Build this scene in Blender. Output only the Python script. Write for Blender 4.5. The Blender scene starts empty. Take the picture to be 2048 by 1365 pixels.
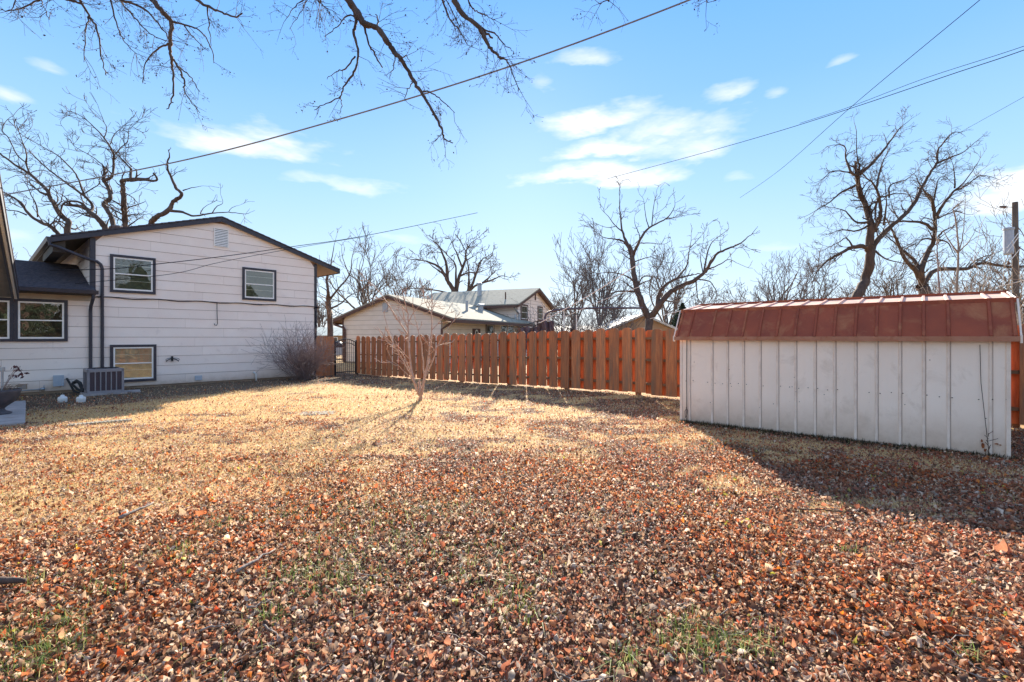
import bpy, math, random
import numpy as np
from mathutils import Vector, Matrix, noise as mnoise
random.seed(7)
RNG = np.random.default_rng(11)
sc = bpy.context.scene
COL = sc.collection
PI = math.pi

# ------------------------------------------------------------------ camera
CAMZ = 1.6
cam = bpy.data.cameras.new('camera')
cam.sensor_width = 36.0
cam.lens = 16.875
cam.shift_y = -0.00366
cam.clip_start = 0.05
cam.clip_end = 3000
camo = bpy.data.objects.new('camera', cam)
COL.objects.link(camo)
camo.location = (0, 0, CAMZ)
camo.rotation_euler = (PI/2, 0, 0)
sc.camera = camo

# ------------------------------------------------------------------ light
SUN_EL = math.radians(23.5)
SUN_AZ = math.radians(1.5)            # east of the viewing direction (+Y)
EXPOSURE = 1.50
sc.view_settings.view_transform = 'Standard'
sc.view_settings.look = 'None'
sc.view_settings.exposure = EXPOSURE
sc.view_settings.gamma = 1.0
sc.view_settings.use_curve_mapping = False
sun = bpy.data.lights.new('sun', 'SUN')
sun.energy = 5.0
sun.angle = math.radians(0.5)
sun.color = (1.0, 0.90, 0.75)
suno = bpy.data.objects.new('sun', sun)
COL.objects.link(suno)
sv = Vector((math.sin(SUN_AZ)*math.cos(SUN_EL), math.cos(SUN_AZ)*math.cos(SUN_EL), math.sin(SUN_EL)))
suno.rotation_euler = sv.to_track_quat('Z', 'Y').to_euler()
suno.location = (0, 0, 40)

class NT:
    """small helper to write node trees"""
    def __init__(s, tree):
        s.t = tree; s.n = tree.nodes; s.l = tree.links
    def add(s, kind, **kw):
        n = s.n.new(kind)
        for k, v in kw.items(): setattr(n, k, v)
        return n
    def set(s, sock, v):
        if isinstance(v, bpy.types.NodeSocket): s.l.new(v, sock)
        elif v is not None: sock.default_value = v
    def math(s, op, a, b=None, c=None, clamp=False):
        n = s.add('ShaderNodeMath', operation=op); n.use_clamp = clamp
        s.set(n.inputs[0], a); s.set(n.inputs[1], b)
        if c is not None: s.set(n.inputs[2], c)
        return n.outputs[0]
    def mix(s, fac, a, b, blend='MIX'):
        n = s.add('ShaderNodeMix', data_type='RGBA', blend_type=blend)
        s.set(n.inputs[0], fac); s.set(n.inputs[6], a); s.set(n.inputs[7], b)
        return n.outputs[2]
    def noise(s, vec, scale, detail=3.0, rough=0.55, dist=0.0):
        n = s.add('ShaderNodeTexNoise')
        if vec is not None: s.set(n.inputs['Vector'], vec)
        n.inputs['Scale'].default_value = scale; n.inputs['Detail'].default_value = detail
        n.inputs['Roughness'].default_value = rough; n.inputs['Distortion'].default_value = dist
        return n.outputs['Fac']
    def ramp(s, fac, stops, interp='LINEAR'):
        n = s.add('ShaderNodeValToRGB'); s.set(n.inputs[0], fac)
        cr = n.color_ramp; cr.interpolation = interp
        while len(cr.elements) < len(stops): cr.elements.new(0.5)
        for e, (p, c) in zip(cr.elements, stops):
            e.position = p; e.color = (c[0], c[1], c[2], 1) if not isinstance(c, float) else (c, c, c, 1)
        return n.outputs[0]

world = bpy.data.worlds.new('World')
sc.world = world
world.use_nodes = True
wt = NT(world.node_tree)
for n in list(wt.n): wt.n.remove(n)
sky = wt.add('ShaderNodeTexSky', sky_type='NISHITA')
sky.sun_disc = False
sky.sun_elevation = SUN_EL
sky.sun_rotation = SUN_AZ
sky.air_density = 1.0; sky.dust_density = 0.3; sky.ozone_density = 2.0
tc = wt.add('ShaderNodeTexCoord')
sp = wt.add('ShaderNodeSeparateXYZ'); wt.l.new(tc.outputs['Generated'], sp.inputs[0])
el = wt.math('ARCSINE', sp.outputs[2])
az = wt.math('ARCTAN2', sp.outputs[0], sp.outputs[1])
eln = wt.math('DIVIDE', el, PI/2, clamp=True)
grad = wt.ramp(eln, [(0.0, (.300, .342, .385)), (0.06, (.235, .310, .390)), (0.18, (.150, .255, .390)), (0.29, (.090, .200, .388)),
                     (0.40, (.058, .170, .385)), (1.0, (.050, .120, .32))])
# clouds: wisps in view, plus thicker unseen cover added to brighten shaded walls
mp = wt.add('ShaderNodeMapping'); wt.l.new(tc.outputs['Generated'], mp.inputs[0])
mp.inputs['Scale'].default_value = (1, 1, 3.2)
n1 = wt.noise(mp.outputs[0], 8.0, 9.0, 0.62, 0.5)
n2 = wt.noise(mp.outputs[0], 2.2, 3.0, 0.5, 0.2)
blobs = []
wn = wt.add('ShaderNodeTexNoise'); wt.l.new(mp.outputs[0], wn.inputs['Vector']); wn.inputs['Scale'].default_value = 5.0; wn.inputs['Detail'].default_value = 5.0; wn.inputs['Roughness'].default_value = .6
wsp = wt.add('ShaderNodeSeparateColor'); wt.l.new(wn.outputs['Color'], wsp.inputs[0])
wx = wt.math('MULTIPLY', wt.math('SUBTRACT', wsp.outputs[0], .5), 3.6)
wy = wt.math('MULTIPLY', wt.math('SUBTRACT', wsp.outputs[1], .5), 4.2)
def blob(px, py, wpx, hpx, amp):
    x = (px-1024)/960; y = (675-py)/960
    a0 = math.atan(x); e0 = math.atan(y*math.cos(a0))
    wa = 1.15*wpx/960*math.cos(a0)**2; we = 1.25*hpx/960*math.cos(e0)**2*math.cos(a0)
    dx = wt.math('DIVIDE', wt.math('SUBTRACT', az, a0), wa)
    dy = wt.math('DIVIDE', wt.math('SUBTRACT', el, e0), we)
    dx = wt.math('ADD', dx, wx); dy = wt.math('ADD', dy, wy)
    # flat base: the lower half falls off faster
    dyl = wt.math('MAXIMUM', dy, wt.math('MULTIPLY', dy, -1.9))
    d2 = wt.math('ADD', wt.math('MULTIPLY', dx, dx), wt.math('MULTIPLY', dyl, dyl))
    g = wt.math('MULTIPLY', wt.math('POWER', 2.718, wt.math('MULTIPLY', d2, -0.9)), amp)
    blobs.append(g)
for b in [(500, 287, 150, 26, .95), (700, 375, 95, 18, .6), (1240, 243, 95, 26, .9), (1370, 262, 90, 28, .75),
          (1240, 305, 110, 24, 1.05), (1385, 305, 80, 34, .75), (1215, 360, 100, 20, 1.1), (1155, 123, 55, 18, .7),
          (1460, 185, 38, 22, .75), (1550, 190, 25, 12, .5), (1690, 124, 30, 12, .5), (2050, 392, 85, 34, 2.2),
          (20, 205, 45, 20, .7), (85, 118, 45, 22, .45), (1075, 172, 25, 16, .4), (1485, 358, 30, 14, .4),
          (800, 478, 60, 14, .4), (60, 490, 60, 22, .45), (1560, 498, 50, 12, .4), (1700, 325, 40, 20, .2)]:
    blob(*b)
acc = blobs[0]
for g in blobs[1:]: acc = wt.math('MAXIMUM', acc, g)
shape = wt.math('MULTIPLY', acc, wt.math('ADD', 0.10, wt.math('MULTIPLY', n1, 1.9)))
dens = wt.math('SMOOTH_MIN', wt.math('MAXIMUM', wt.math('MULTIPLY', wt.math('SUBTRACT', shape, 0.20), 1.02), 0.0), 0.82, 0.25)
back = wt.math('MULTIPLY', wt.math('GREATER_THAN', wt.math('MAXIMUM', wt.math('ABSOLUTE', az), wt.math('MULTIPLY', el, 1.5)), 0.98),
               wt.math('MULTIPLY', wt.math('SUBTRACT', n2, 0.45), 5.0, clamp=True), clamp=True)
dens = wt.math('MAXIMUM', dens, wt.math('MULTIPLY', back, 0.8))
skyc = wt.mix(dens, grad, (.415, .41, .40, 1))
sky_l = wt.mix(1.0, sky.outputs[0], (0.007, 0.007, 0.007, 1), 'MULTIPLY')
tot = wt.mix(1.0, wt.mix(1.0, skyc, (1, 1, 1, 1), 'MULTIPLY'), sky_l, 'ADD')
tot = wt.mix(1.0, tot, (10, 10, 10, 1), 'MULTIPLY')
bg = wt.add('ShaderNodeBackground'); bg.inputs[1].default_value = 0.1
wt.l.new(tot, bg.inputs[0])
wo = wt.add('ShaderNodeOutputWorld'); wt.l.new(bg.outputs[0], wo.inputs[0])

# ------------------------------------------------------------------ helpers
def at(px, py, d):
    """point seen at photo pixel (px,py) at distance d along the view axis"""
    return Vector(((px-1024)/960*d, d, CAMZ + (675-py)/960*d))

def tag(o, label=None, cat=None, group=None, kind=None):
    if label: o['label'] = label
    if cat: o['category'] = cat
    if group: o['group'] = group
    if kind: o['kind'] = kind
    return o

def empty(name, loc, label=None, cat=None, group=None, rz=0):
    o = bpy.data.objects.new(name, None)
    o.empty_display_size = 0.2
    o.location = loc; o.rotation_euler = (0, 0, rz)
    COL.objects.link(o)
    return tag(o, label, cat, group)

def org(parent):
    """world position of a parent (things are unrotated Empties or meshes placed by location)"""
    v = Vector((0, 0, 0))
    while parent is not None:
        v += Vector(parent.location); parent = parent.parent
    return v

class MB:
    """collects geometry, builds ONE mesh object; coordinates are world coordinates"""
    def __init__(s): s.v = []; s.f = []; s.m = []
    def quad(s, a, b, c, d, m=0):
        i = len(s.v); s.v += [tuple(a), tuple(b), tuple(c), tuple(d)]; s.f.append((i, i+1, i+2, i+3)); s.m.append(m)
    def poly(s, pts, m=0):
        i = len(s.v); s.v += [tuple(p) for p in pts]; s.f.append(tuple(range(i, i+len(pts)))); s.m.append(m)
    def hexa(s, c, m=0, mf=None):
        """8 corners: bottom 0-3, top 4-7; mf = material of the front face"""
        i = len(s.v); s.v += [tuple(p) for p in c]
        for k, f in enumerate([(0, 3, 2, 1), (4, 5, 6, 7), (0, 1, 5, 4), (1, 2, 6, 5), (2, 3, 7, 6), (3, 0, 4, 7)]):
            s.f.append(tuple(i+j for j in f)); s.m.append(m)
        return s
    def box(s, F, a0, a1, b0, b1, z0, z1, m=0):
        return s.hexa([F(a0, b0, z0), F(a1, b0, z0), F(a1, b1, z0), F(a0, b1, z0),
                       F(a0, b0, z1), F(a1, b0, z1), F(a1, b1, z1), F(a0, b1, z1)], m)
    def prism(s, pa, pb, m=0):
        """two outlines of the same length joined"""
        n = len(pa); i = len(s.v); s.v += [tuple(p) for p in pa] + [tuple(p) for p in pb]
        s.f.append(tuple(range(i, i+n))[::-1]); s.m.append(m)
        s.f.append(tuple(range(i+n, i+2*n))); s.m.append(m)
        for k in range(n):
            j = (k+1) % n
            s.f.append((i+k, i+j, i+n+j, i+n+k)); s.m.append(m)
    def tube(s, pts, rad, sides=6, m=0, cap=True):
        P = [Vector(p) for p in pts]; n = len(P)
        if not hasattr(rad, '__len__'): rad = [rad]*n
        i0 = len(s.v); ref = None
        for k in range(n):
            t = (P[min(k+1, n-1)] - P[max(k-1, 0)])
            if t.length < 1e-9: t = Vector((0, 0, 1))
            t.normalize()
            if ref is None: ref = t.orthogonal().normalized()
            ref = (ref - t*ref.dot(t))
            ref = ref.normalized() if ref.length > 1e-6 else t.orthogonal().normalized()
            b = t.cross(ref)
            for j in range(sides):
                a = 2*PI*j/sides
                s.v.append(tuple(P[k] + (ref*math.cos(a) + b*math.sin(a))*rad[k]))
        for k in range(n-1):
            for j in range(sides):
                j2 = (j+1) % sides
                s.f.append((i0+k*sides+j, i0+k*sides+j2, i0+(k+1)*sides+j2, i0+(k+1)*sides+j)); s.m.append(m)
        if cap:
            s.f.append(tuple(i0+j for j in range(sides))[::-1]); s.m.append(m)
            s.f.append(tuple(i0+(n-1)*sides+j for j in range(sides))); s.m.append(m)
    def lathe(s, c, prof, sides=16, m=0):
        i0 = len(s.v); n = len(prof)
        for r, z in prof:
            for j in range(sides):
                a = 2*PI*j/sides
                s.v.append((c[0]+r*math.cos(a), c[1]+r*math.sin(a), c[2]+z))
        for k in range(n-1):
            for j in range(sides):
                j2 = (j+1) % sides
                s.f.append((i0+k*sides+j, i0+k*sides+j2, i0+(k+1)*sides+j2, i0+(k+1)*sides+j)); s.m.append(m)
        s.f.append(tuple(i0+j for j in range(sides))[::-1]); s.m.append(m)
        s.f.append(tuple(i0+(n-1)*sides+j for j in range(sides))); s.m.append(m)
    def build(s, name, mats, parent=None, loc=None, smooth=False, bevel=0):
        if not isinstance(mats, (list, tuple)): mats = [mats]
        base = org(parent) if parent is not None else Vector(loc if loc is not None else (0, 0, 0))
        me = bpy.data.meshes.new(name)
        me.from_pydata([(v[0]-base.x, v[1]-base.y, v[2]-base.z) for v in s.v], [], s.f)
        for mt in mats: me.materials.append(mt)
        me.polygons.foreach_set('material_index', s.m)
        if smooth: me.polygons.foreach_set('use_smooth', [True]*len(s.f))
        me.update()
        o = bpy.data.objects.new(name, me); COL.objects.link(o)
        if parent is not None: o.parent = parent
        else: o.location = base
        if bevel:
            md = o.modifiers.new('edge', 'BEVEL'); md.width = bevel; md.segments = 2; md.limit_method = 'ANGLE'
        return o

def np_mesh(name, V, F, mat, parent=None, color=None, smooth=False):
    """V (n,3) world, F (m,k) uniform faces; color (n,3) -> point colour attribute 'tint'"""
    if parent is not None: V = V - np.array(org(parent))
    me = bpy.data.meshes.new(name)
    me.vertices.add(len(V)); me.vertices.foreach_set('co', V.astype(np.float32).ravel())
    m, k = F.shape
    me.loops.add(m*k); me.loops.foreach_set('vertex_index', F.astype(np.int32).ravel())
    me.polygons.add(m)
    me.polygons.foreach_set('loop_start', np.arange(0, m*k, k, dtype=np.int32))
    if smooth: me.polygons.foreach_set('use_smooth', np.ones(m, dtype=bool))
    me.update(calc_edges=True)
    if color is not None:
        at_ = me.color_attributes.new('tint', 'FLOAT_COLOR', 'POINT')
        c = np.ones((len(V), 4), dtype=np.float32); c[:, :3] = color
        at_.data.foreach_set('color', c.ravel())
    me.materials.append(mat)
    o = bpy.data.objects.new(name, me); COL.objects.link(o)
    if parent is not None: o.parent = parent
    return o

def frame(ox, oy, ax, ay, nx, ny, z0=0.0):
    def F(a, b, z): return Vector((ox+ax*a+nx*b, oy+ay*a+ny*b, z0+z))
    return F

def smooth(a, b, x):
    t = np.clip((x-a)/(b-a), 0, 1); return t*t*(3-2*t)

def gz(x, y):
    """height of the ground"""
    d = -0.65*np.asarray(x, dtype=float) + 0.4*np.asarray(y, dtype=float)
    r = -0.14*smooth(4, 13, d)
    r = r + 0.012*np.sin(np.asarray(x)*1.3+0.7)*np.sin(np.asarray(y)*1.1+2) + 0.008*np.sin(np.asarray(x)*3.1+np.asarray(y)*2.3)
    return r

# value noise in numpy (for patches of straw and leaves)
_tab = np.random.default_rng(5).random((256, 256))
def vnoise(x, y, s):
    x = np.asarray(x)*s+100; y = np.asarray(y)*s+100
    xi = np.floor(x).astype(int); yi = np.floor(y).astype(int); fx = x-xi; fy = y-yi
    fx = fx*fx*(3-2*fx); fy = fy*fy*(3-2*fy)
    g = lambda i, j: _tab[i % 256, j % 256]
    return (g(xi, yi)*(1-fx)+g(xi+1, yi)*fx)*(1-fy) + (g(xi, yi+1)*(1-fx)+g(xi+1, yi+1)*fx)*fy
def fbm(x, y, s, o=4):
    r = 0; a = 1; t = 0
    for k in range(o): r = r + a*vnoise(x, y, s*2**k+k*0.37); t += a; a *= 0.55
    return r/t

# ------------------------------------------------------------------ materials
def mat(name, c1, c2=None, scale=6.0, rough=0.7, bump=0.0, bscale=None, metal=0.0, spec=0.4, rand=0.0,
        stretch=(1, 1, 1), detail=5.0, lo=0.35, hi=0.65, dirt=None, dscale=1.5, damt=(.55, .75)):
    m = bpy.data.materials.new(name); m.use_nodes = True
    t = NT(m.node_tree); b = t.n['Principled BSDF']
    tc = t.add('ShaderNodeTexCoord'); mp = t.add('ShaderNodeMapping')
    t.l.new(tc.outputs['Object'], mp.inputs[0]); mp.inputs['Scale'].default_value = stretch
    c2 = c2 or tuple(x*0.8 for x in c1)
    oi = None
    vec = mp.outputs[0]
    if rand:
        oi = t.add('ShaderNodeObjectInfo')
        ad = t.add('ShaderNodeVectorMath', operation='ADD'); t.l.new(vec, ad.inputs[0])
        sc_ = t.math('MULTIPLY', oi.outputs['Random'], 37.0)
        cx = t.add('ShaderNodeCombineXYZ'); t.l.new(sc_, cx.inputs[0]); t.l.new(sc_, cx.inputs[1]); t.l.new(sc_, cx.inputs[2])
        t.l.new(cx.outputs[0], ad.inputs[1]); vec = ad.outputs[0]
    f = t.noise(vec, scale, detail, 0.6)
    col = t.ramp(f, [(lo, c1), (hi, c2)])
    if dirt:
        f2 = t.noise(vec, dscale, 5.0, 0.65, 0.4)
        col = t.mix(t.ramp(f2, [(damt[0], 0.0), (damt[1], 1.0)]), col, (*dirt, 1))
    if rand:
        k = t.math('ADD', 1-rand/2, t.math('MULTIPLY', oi.outputs['Random'], rand))
        hs = t.add('ShaderNodeHueSaturation'); t.l.new(col, hs.inputs['Color']); t.l.new(k, hs.inputs['Value'])
        col = hs.outputs[0]
    t.l.new(col, b.inputs['Base Color'])
    b.inputs['Roughness'].default_value = rough; b.inputs['Metallic'].default_value = metal
    b.inputs['Specular IOR Level'].default_value = spec
    if bump:
        bn = t.add('ShaderNodeBump'); bn.inputs['Strength'].default_value = bump; bn.inputs['Distance'].default_value = 0.02
        t.l.new(t.noise(vec, bscale or scale*3, 4.0, 0.6), bn.inputs['Height']); t.l.new(bn.outputs[0], b.inputs['Normal'])
    return m

M = {}
M['siding'] = mat('white_siding_paint', (.92, .79, .70), (.95, .84, .75), 1.2, .65, .15, 30, rand=.05, dirt=(.62, .52, .47), dscale=2.2, damt=(.60, .95))
M['seam'] = mat('siding_joint', (.30, .19, .14), (.20, .13, .10), 6, .9)
M['found'] = mat('foundation', (.36, .26, .18), (.26, .19, .13), 4, .95, .3)
M['trim'] = mat('charcoal_trim_paint', (.040, .038, .050), (.055, .052, .065), 5, .5, .1, 40)
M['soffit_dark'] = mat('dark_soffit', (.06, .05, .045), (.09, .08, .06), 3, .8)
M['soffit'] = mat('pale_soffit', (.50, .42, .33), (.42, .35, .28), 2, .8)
M['soffit_grey'] = mat('grey_brown_soffit', (.30, .26, .21), (.20, .17, .14), 1.2, .8, .1, 12)
M['white'] = mat('white_window_paint', (.93, .90, .85), (.86, .83, .77), 8, .5)
M['shingle'] = mat('dark_shingle', (.055, .050, .058), (.105, .092, .10), 14, .95, .6, 60, spec=.08, dirt=(.16, .125, .11), dscale=9, stretch=(1, 1, 2))
M['shingle_grey'] = mat('pale_grey_shingle', (.30, .285, .225), (.38, .355, .285), 5, .95, .6, 14, spec=.1, dirt=(.17, .165, .15), dscale=2.5)
M['beige'] = mat('beige_siding_paint', (.74, .66, .53), (.80, .72, .60), 1.5, .7, rand=.05)
M['beige_seam'] = mat('beige_joint', (.30, .25, .19), None, 5, .9)
M['brown'] = mat('brown_trim_paint', (.13, .065, .045), (.09, .045, .035), 5, .6)
M['metal_grey'] = mat('galvanised_grey', (.42, .45, .48), (.33, .36, .40), 10, .45, .1, metal=.6)
M['black_iron'] = mat('black_iron', (.022, .022, .028), (.035, .033, .036), 12, .5, metal=.3)
M['black_rubber'] = mat('black_rubber', (.02, .02, .022), (.03, .03, .03), 12, .6)
M['ac'] = mat('grey_unit_paint', (.23, .22, .24), (.29, .275, .29), 7, .5, .1)
M['ac_dark'] = mat('unit_coil', (.055, .04, .05), (.09, .06, .07), 60, .6, .4, 150)
M['pvc'] = mat('white_plastic', (.78, .78, .76), (.68, .68, .65), 10, .4)
M['plate'] = mat('blue_grey_box_paint', (.38, .45, .52), (.45, .50, .55), 6, .5)
M['concrete'] = mat('concrete', (.42, .39, .38), (.31, .285, .28), 3, .9, .3, 40, dirt=(.22, .17, .13), dscale=4)
M['grate'] = mat('weathered_grate', (.34, .30, .23), (.24, .21, .16), 6, .9, dirt=(.20, .14, .09), dscale=5)
M['pot'] = mat('dark_pot', (.06, .055, .065), (.10, .09, .10), 6, .6)
M['wood_front'] = mat('stained_picket_wood', (.60, .215, .080), (.38, .13, .055), 2.2, .7, .35, 18, rand=.48, stretch=(9, 9, .9),
                      dirt=(.27, .15, .085), dscale=.8, damt=(.46, .66))
M['wood_back'] = mat('glow_tinted_picket_wood', (.60, .185, .065), (.36, .105, .04), 2.2, .7, .2, 18, rand=.40, stretch=(9, 9, .9))  # orange glow of the fence gaps is put into this colour
M['rail'] = mat('rail_wood', (.26, .13, .06), (.17, .085, .045), 3, .8, .2, rand=.2)
M['post'] = mat('post_wood', (.25, .12, .06), (.18, .09, .05), 3, .8, .2, stretch=(6, 6, .6))
M['shed_wall'] = mat('off_white_shed_steel', (.90, .755, .62), (.93, .80, .67), 1.3, .45, .7, 1.6, spec=.4, rand=.03, dirt=(.55, .42, .31), dscale=2.6, damt=(.56, .95))
def splash(m, h, colr):
    t = NT(m.node_tree); b = t.n['Principled BSDF']; src = b.inputs['Base Color'].links[0].from_socket
    tc = t.add('ShaderNodeTexCoord'); sp = t.add('ShaderNodeSeparateXYZ'); t.l.new(tc.outputs['Object'], sp.inputs[0])
    f = t.math('SUBTRACT', 1.0, t.math('DIVIDE', sp.outputs[2], h), clamp=True)
    n = t.noise(tc.outputs['Object'], 5, 6, .7); n3 = t.noise(tc.outputs['Object'], 60, 3, .7)
    k = t.math('MULTIPLY', t.math('POWER', f, 1.25), t.math('ADD', .25, t.math('MULTIPLY', n, 1.0)), clamp=True)
    col = t.mix(k, src, (*colr, 1))
    sc1 = t.math('MULTIPLY', t.math('GREATER_THAN', n3, .70), t.math('GREATER_THAN', n, .50))
    col = t.mix(t.math('MULTIPLY', sc1, .6), col, (.40, .24, .14, 1))
    t.l.new(col, b.inputs['Base Color'])
splash(M['shed_wall'], .62, (.46, .31, .20))
splash(M['siding'], .42, (.50, .38, .28))
M['shed_rib'] = mat('shed_rib_paint', (.88, .74, .61), (.76, .62, .50), 7, .5)
M['shed_roof'] = mat('rusty_red_roof_steel', (.35, .085, .042), (.27, .068, .038), 2.2, .65, .3, 3, spec=.15, rand=.14, dirt=(.46, .19, .085), dscale=2.6, damt=(.50, .76))
M['shed_top'] = mat('sunlit_red_roof_steel', (.70, .40, .29), (.78, .49, .37), 3, .6, .2, 5, spec=.2, rand=.08)  # paler than the lower slope: sunlight on the upper roof painted in
M['rust'] = mat('rust', (.36, .11, .03), (.20, .06, .025), 20, .9, .4)
M['bark'] = mat('dark_bark', (.115, .078, .060), (.062, .043, .035), 4, .9, .6, 14, stretch=(2, 2, .6), dirt=(.19, .12, .075), dscale=1.4)
M['bark_grey'] = mat('grey_bark', (.16, .125, .105), (.10, .078, .068), 5, .9, .5, 16)
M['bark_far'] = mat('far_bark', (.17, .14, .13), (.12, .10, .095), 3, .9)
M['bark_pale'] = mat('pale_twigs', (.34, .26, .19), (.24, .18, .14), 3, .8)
M['bark_red'] = mat('reddish_twigs', (.32, .22, .19), (.22, .16, .15), 3, .75)
M['sapling'] = mat('sapling_bark', (.56, .37, .27), (.42, .26, .19), 12, .75, .3, 40)
M['evergreen'] = mat('dark_green_needles', (.028, .045, .025), (.05, .07, .035), 2, .8)
M['wire'] = mat('black_wire', (.03, .03, .035), None, 3, 1.0, spec=0)
M['wire_grey'] = mat('grey_cable', (.30, .28, .27), (.22, .20, .20), 30, .9, spec=.05)
M['wire_white'] = mat('white_cable', (.80, .78, .74), None, 3, .4)
M['pole'] = mat('weathered_pole', (.15, .12, .10), (.10, .085, .075), 3, .9, .4, stretch=(5, 5, .6))
M['tank'] = mat('transformer_blue_grey', (.32, .38, .46), (.40, .45, .52), 5, .4)
M['tan'] = mat('tan_stucco', (.50, .33, .20), (.44, .29, .18), 2, .9)
M['pale_roof'] = mat('pale_roof_edge', (.66, .62, .54), (.56, .53, .47), 3, .7)
M['tarp'] = mat('purple_brown_tarp', (.075, .055, .075), (.11, .085, .10), 3, .6, .4, 6)
M['car_paint'] = mat('pale_car_paint', (.55, .60, .66), None, 2, .25, spec=.6)
M['tyre'] = mat('tyre_rubber', (.02, .02, .02), None, 5, .8)
M['green_roof'] = mat('grey_green_roof', (.46, .52, .46), (.40, .45, .41), 2, .8)
M['orange'] = mat('orange_curtain', (.85, .42, .25), (.62, .46, .34), 3, .8, stretch=(3, 3, .4), rand=0)
M['blind'] = mat('tan_blind', (.52, .43, .28), (.40, .34, .23), 5, .7)
M['room_dark'] = mat('reflection_toned_room', (.035, .028, .020), (.11, .075, .045), 1.6, .8, dirt=(.22, .20, .16), dscale=1.5, damt=(.60, .66), stretch=(1, 1, 2.5))  # brown blotches imitate a blurred reflection in the panes
M['room'] = mat('window_interior', (.07, .07, .05), (.14, .135, .095), 2.5, .8, dirt=(.03, .033, .025), dscale=3)
M['stick'] = mat('weathered_stick', (.30, .25, .21), (.18, .145, .12), 14, .85, .5, 50)

def glass_mat(name, tint, rough=0.03, mixf=.35, wob=.25):
    m = bpy.data.materials.new(name); m.use_nodes = True
    t = NT(m.node_tree)
    for n in list(t.n): t.n.remove(n)
    out = t.add('ShaderNodeOutputMaterial'); mx = t.add('ShaderNodeMixShader')
    gl = t.add('ShaderNodeBsdfGlossy'); gl.inputs['Roughness'].default_value = rough
    tr = t.add('ShaderNodeBsdfTransparent'); tr.inputs[0].default_value = (*tint, 1)
    bn = t.add('ShaderNodeBump'); bn.inputs['Strength'].default_value = wob; bn.inputs['Distance'].default_value = .02
    tc = t.add('ShaderNodeTexCoord')
    t.l.new(t.noise(tc.outputs['Object'], 1.6, 2.0), bn.inputs['Height']); t.l.new(bn.outputs[0], gl.inputs['Normal'])
    mx.inputs[0].default_value = mixf
    t.l.new(tr.outputs[0], mx.inputs[1]); t.l.new(gl.outputs[0], mx.inputs[2]); t.l.new(mx.outputs[0], out.inputs[0])
    return m
M['glass'] = glass_mat('window_glass', (.80, .82, .74), .02, .16)
M['glass_dark'] = glass_mat('reflecting_window_glass', (.8, .76, .70), .02, .30, .6)

def tint_mat(name, trans=.35, rough=.5, spec=.4):
    m = bpy.data.materials.new(name); m.use_nodes = True
    t = NT(m.node_tree); b = t.n['Principled BSDF']; out = t.n['Material Output']
    a = t.add('ShaderNodeAttribute'); a.attribute_name = 'tint'
    tc = t.add('ShaderNodeTexCoord')
    f = t.noise(tc.outputs['Object'], 60, 2)
    col = t.mix(t.ramp(f, [(.3, 0.0), (.7, .35)]), a.outputs['Color'], (.10, .05, .03, 1))
    t.l.new(col, b.inputs['Base Color']); b.inputs['Roughness'].default_value = rough
    b.inputs['Specular IOR Level'].default_value = spec
    tr = t.add('ShaderNodeBsdfTranslucent'); t.l.new(col, tr.inputs[0])
    mx = t.add('ShaderNodeMixShader'); mx.inputs[0].default_value = trans
    t.l.new(b.outputs[0], mx.inputs[1]); t.l.new(tr.outputs[0], mx.inputs[2]); t.l.new(mx.outputs[0], out.inputs[0])
    return m
M['leaf'] = tint_mat('dry_leaf', .40, .55, .22)
M['straw'] = tint_mat('grass_blade', .45, .6, .3)

# ground
def ground_mat():
    m = bpy.data.materials.new('leafy_lawn_soil'); m.use_nodes = True
    t = NT(m.node_tree); b = t.n['Principled BSDF']
    tc = t.add('ShaderNodeTexCoord'); a = t.add('ShaderNodeAttribute'); a.attribute_name = 'tint'
    sp = t.add('ShaderNodeSeparateColor'); t.l.new(a.outputs['Color'], sp.inputs[0])
    v = t.add('ShaderNodeTexVoronoi'); v.inputs['Scale'].default_value = 26; t.l.new(tc.outputs['Object'], v.inputs['Vector'])
    hs = t.add('ShaderNodeSeparateColor'); t.l.new(v.outputs['Color'], hs.inputs[0])
    litter = t.ramp(hs.outputs[0], [(0, (.10, .05, .035)), (.3, (.26, .11, .06)), (.55, (.36, .19, .11)), (.8, (.46, .31, .21)), (1, (.52, .41, .31))])
    n = t.noise(tc.outputs['Object'], 45, 5, .7)
    soil = t.ramp(n, [(.3, (.030, .022, .014)), (.6, (.085, .058, .032)), (.8, (.15, .10, .055))])
    n2 = t.noise(tc.outputs['Object'], 70, 4, .7)
    straw = t.ramp(n2, [(.3, (.28, .16, .07)), (.5, (.64, .41, .18)), (.72, (.84, .57, .27))])
    nl = t.noise(tc.outputs['Object'], 9, 5, .65)
    col = t.mix(t.ramp(nl, [(.42, 0.0), (.58, .75)]), soil, litter)
    jit = t.math('ADD', sp.outputs[0], t.math('MULTIPLY', t.math('SUBTRACT', t.noise(tc.outputs['Object'], 5, 5, .7), .5), 1.1))
    col = t.mix(t.ramp(jit, [(.35, 0.0), (.65, 1.0)]), col, straw)
    # bare dark earth by the house, spread to darken its shaded straw
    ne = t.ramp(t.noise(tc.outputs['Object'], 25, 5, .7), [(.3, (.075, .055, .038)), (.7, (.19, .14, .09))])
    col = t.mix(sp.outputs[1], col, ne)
    t.l.new(col, b.inputs['Base Color']); b.inputs['Roughness'].default_value = .9
    b.inputs['Specular IOR Level'].default_value = .15
    bn = t.add('ShaderNodeBump'); bn.inputs['Strength'].default_value = .9; bn.inputs['Distance'].default_value = .03
    t.l.new(n, bn.inputs['Height']); t.l.new(bn.outputs[0], b.inputs['Normal'])
    return m

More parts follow.
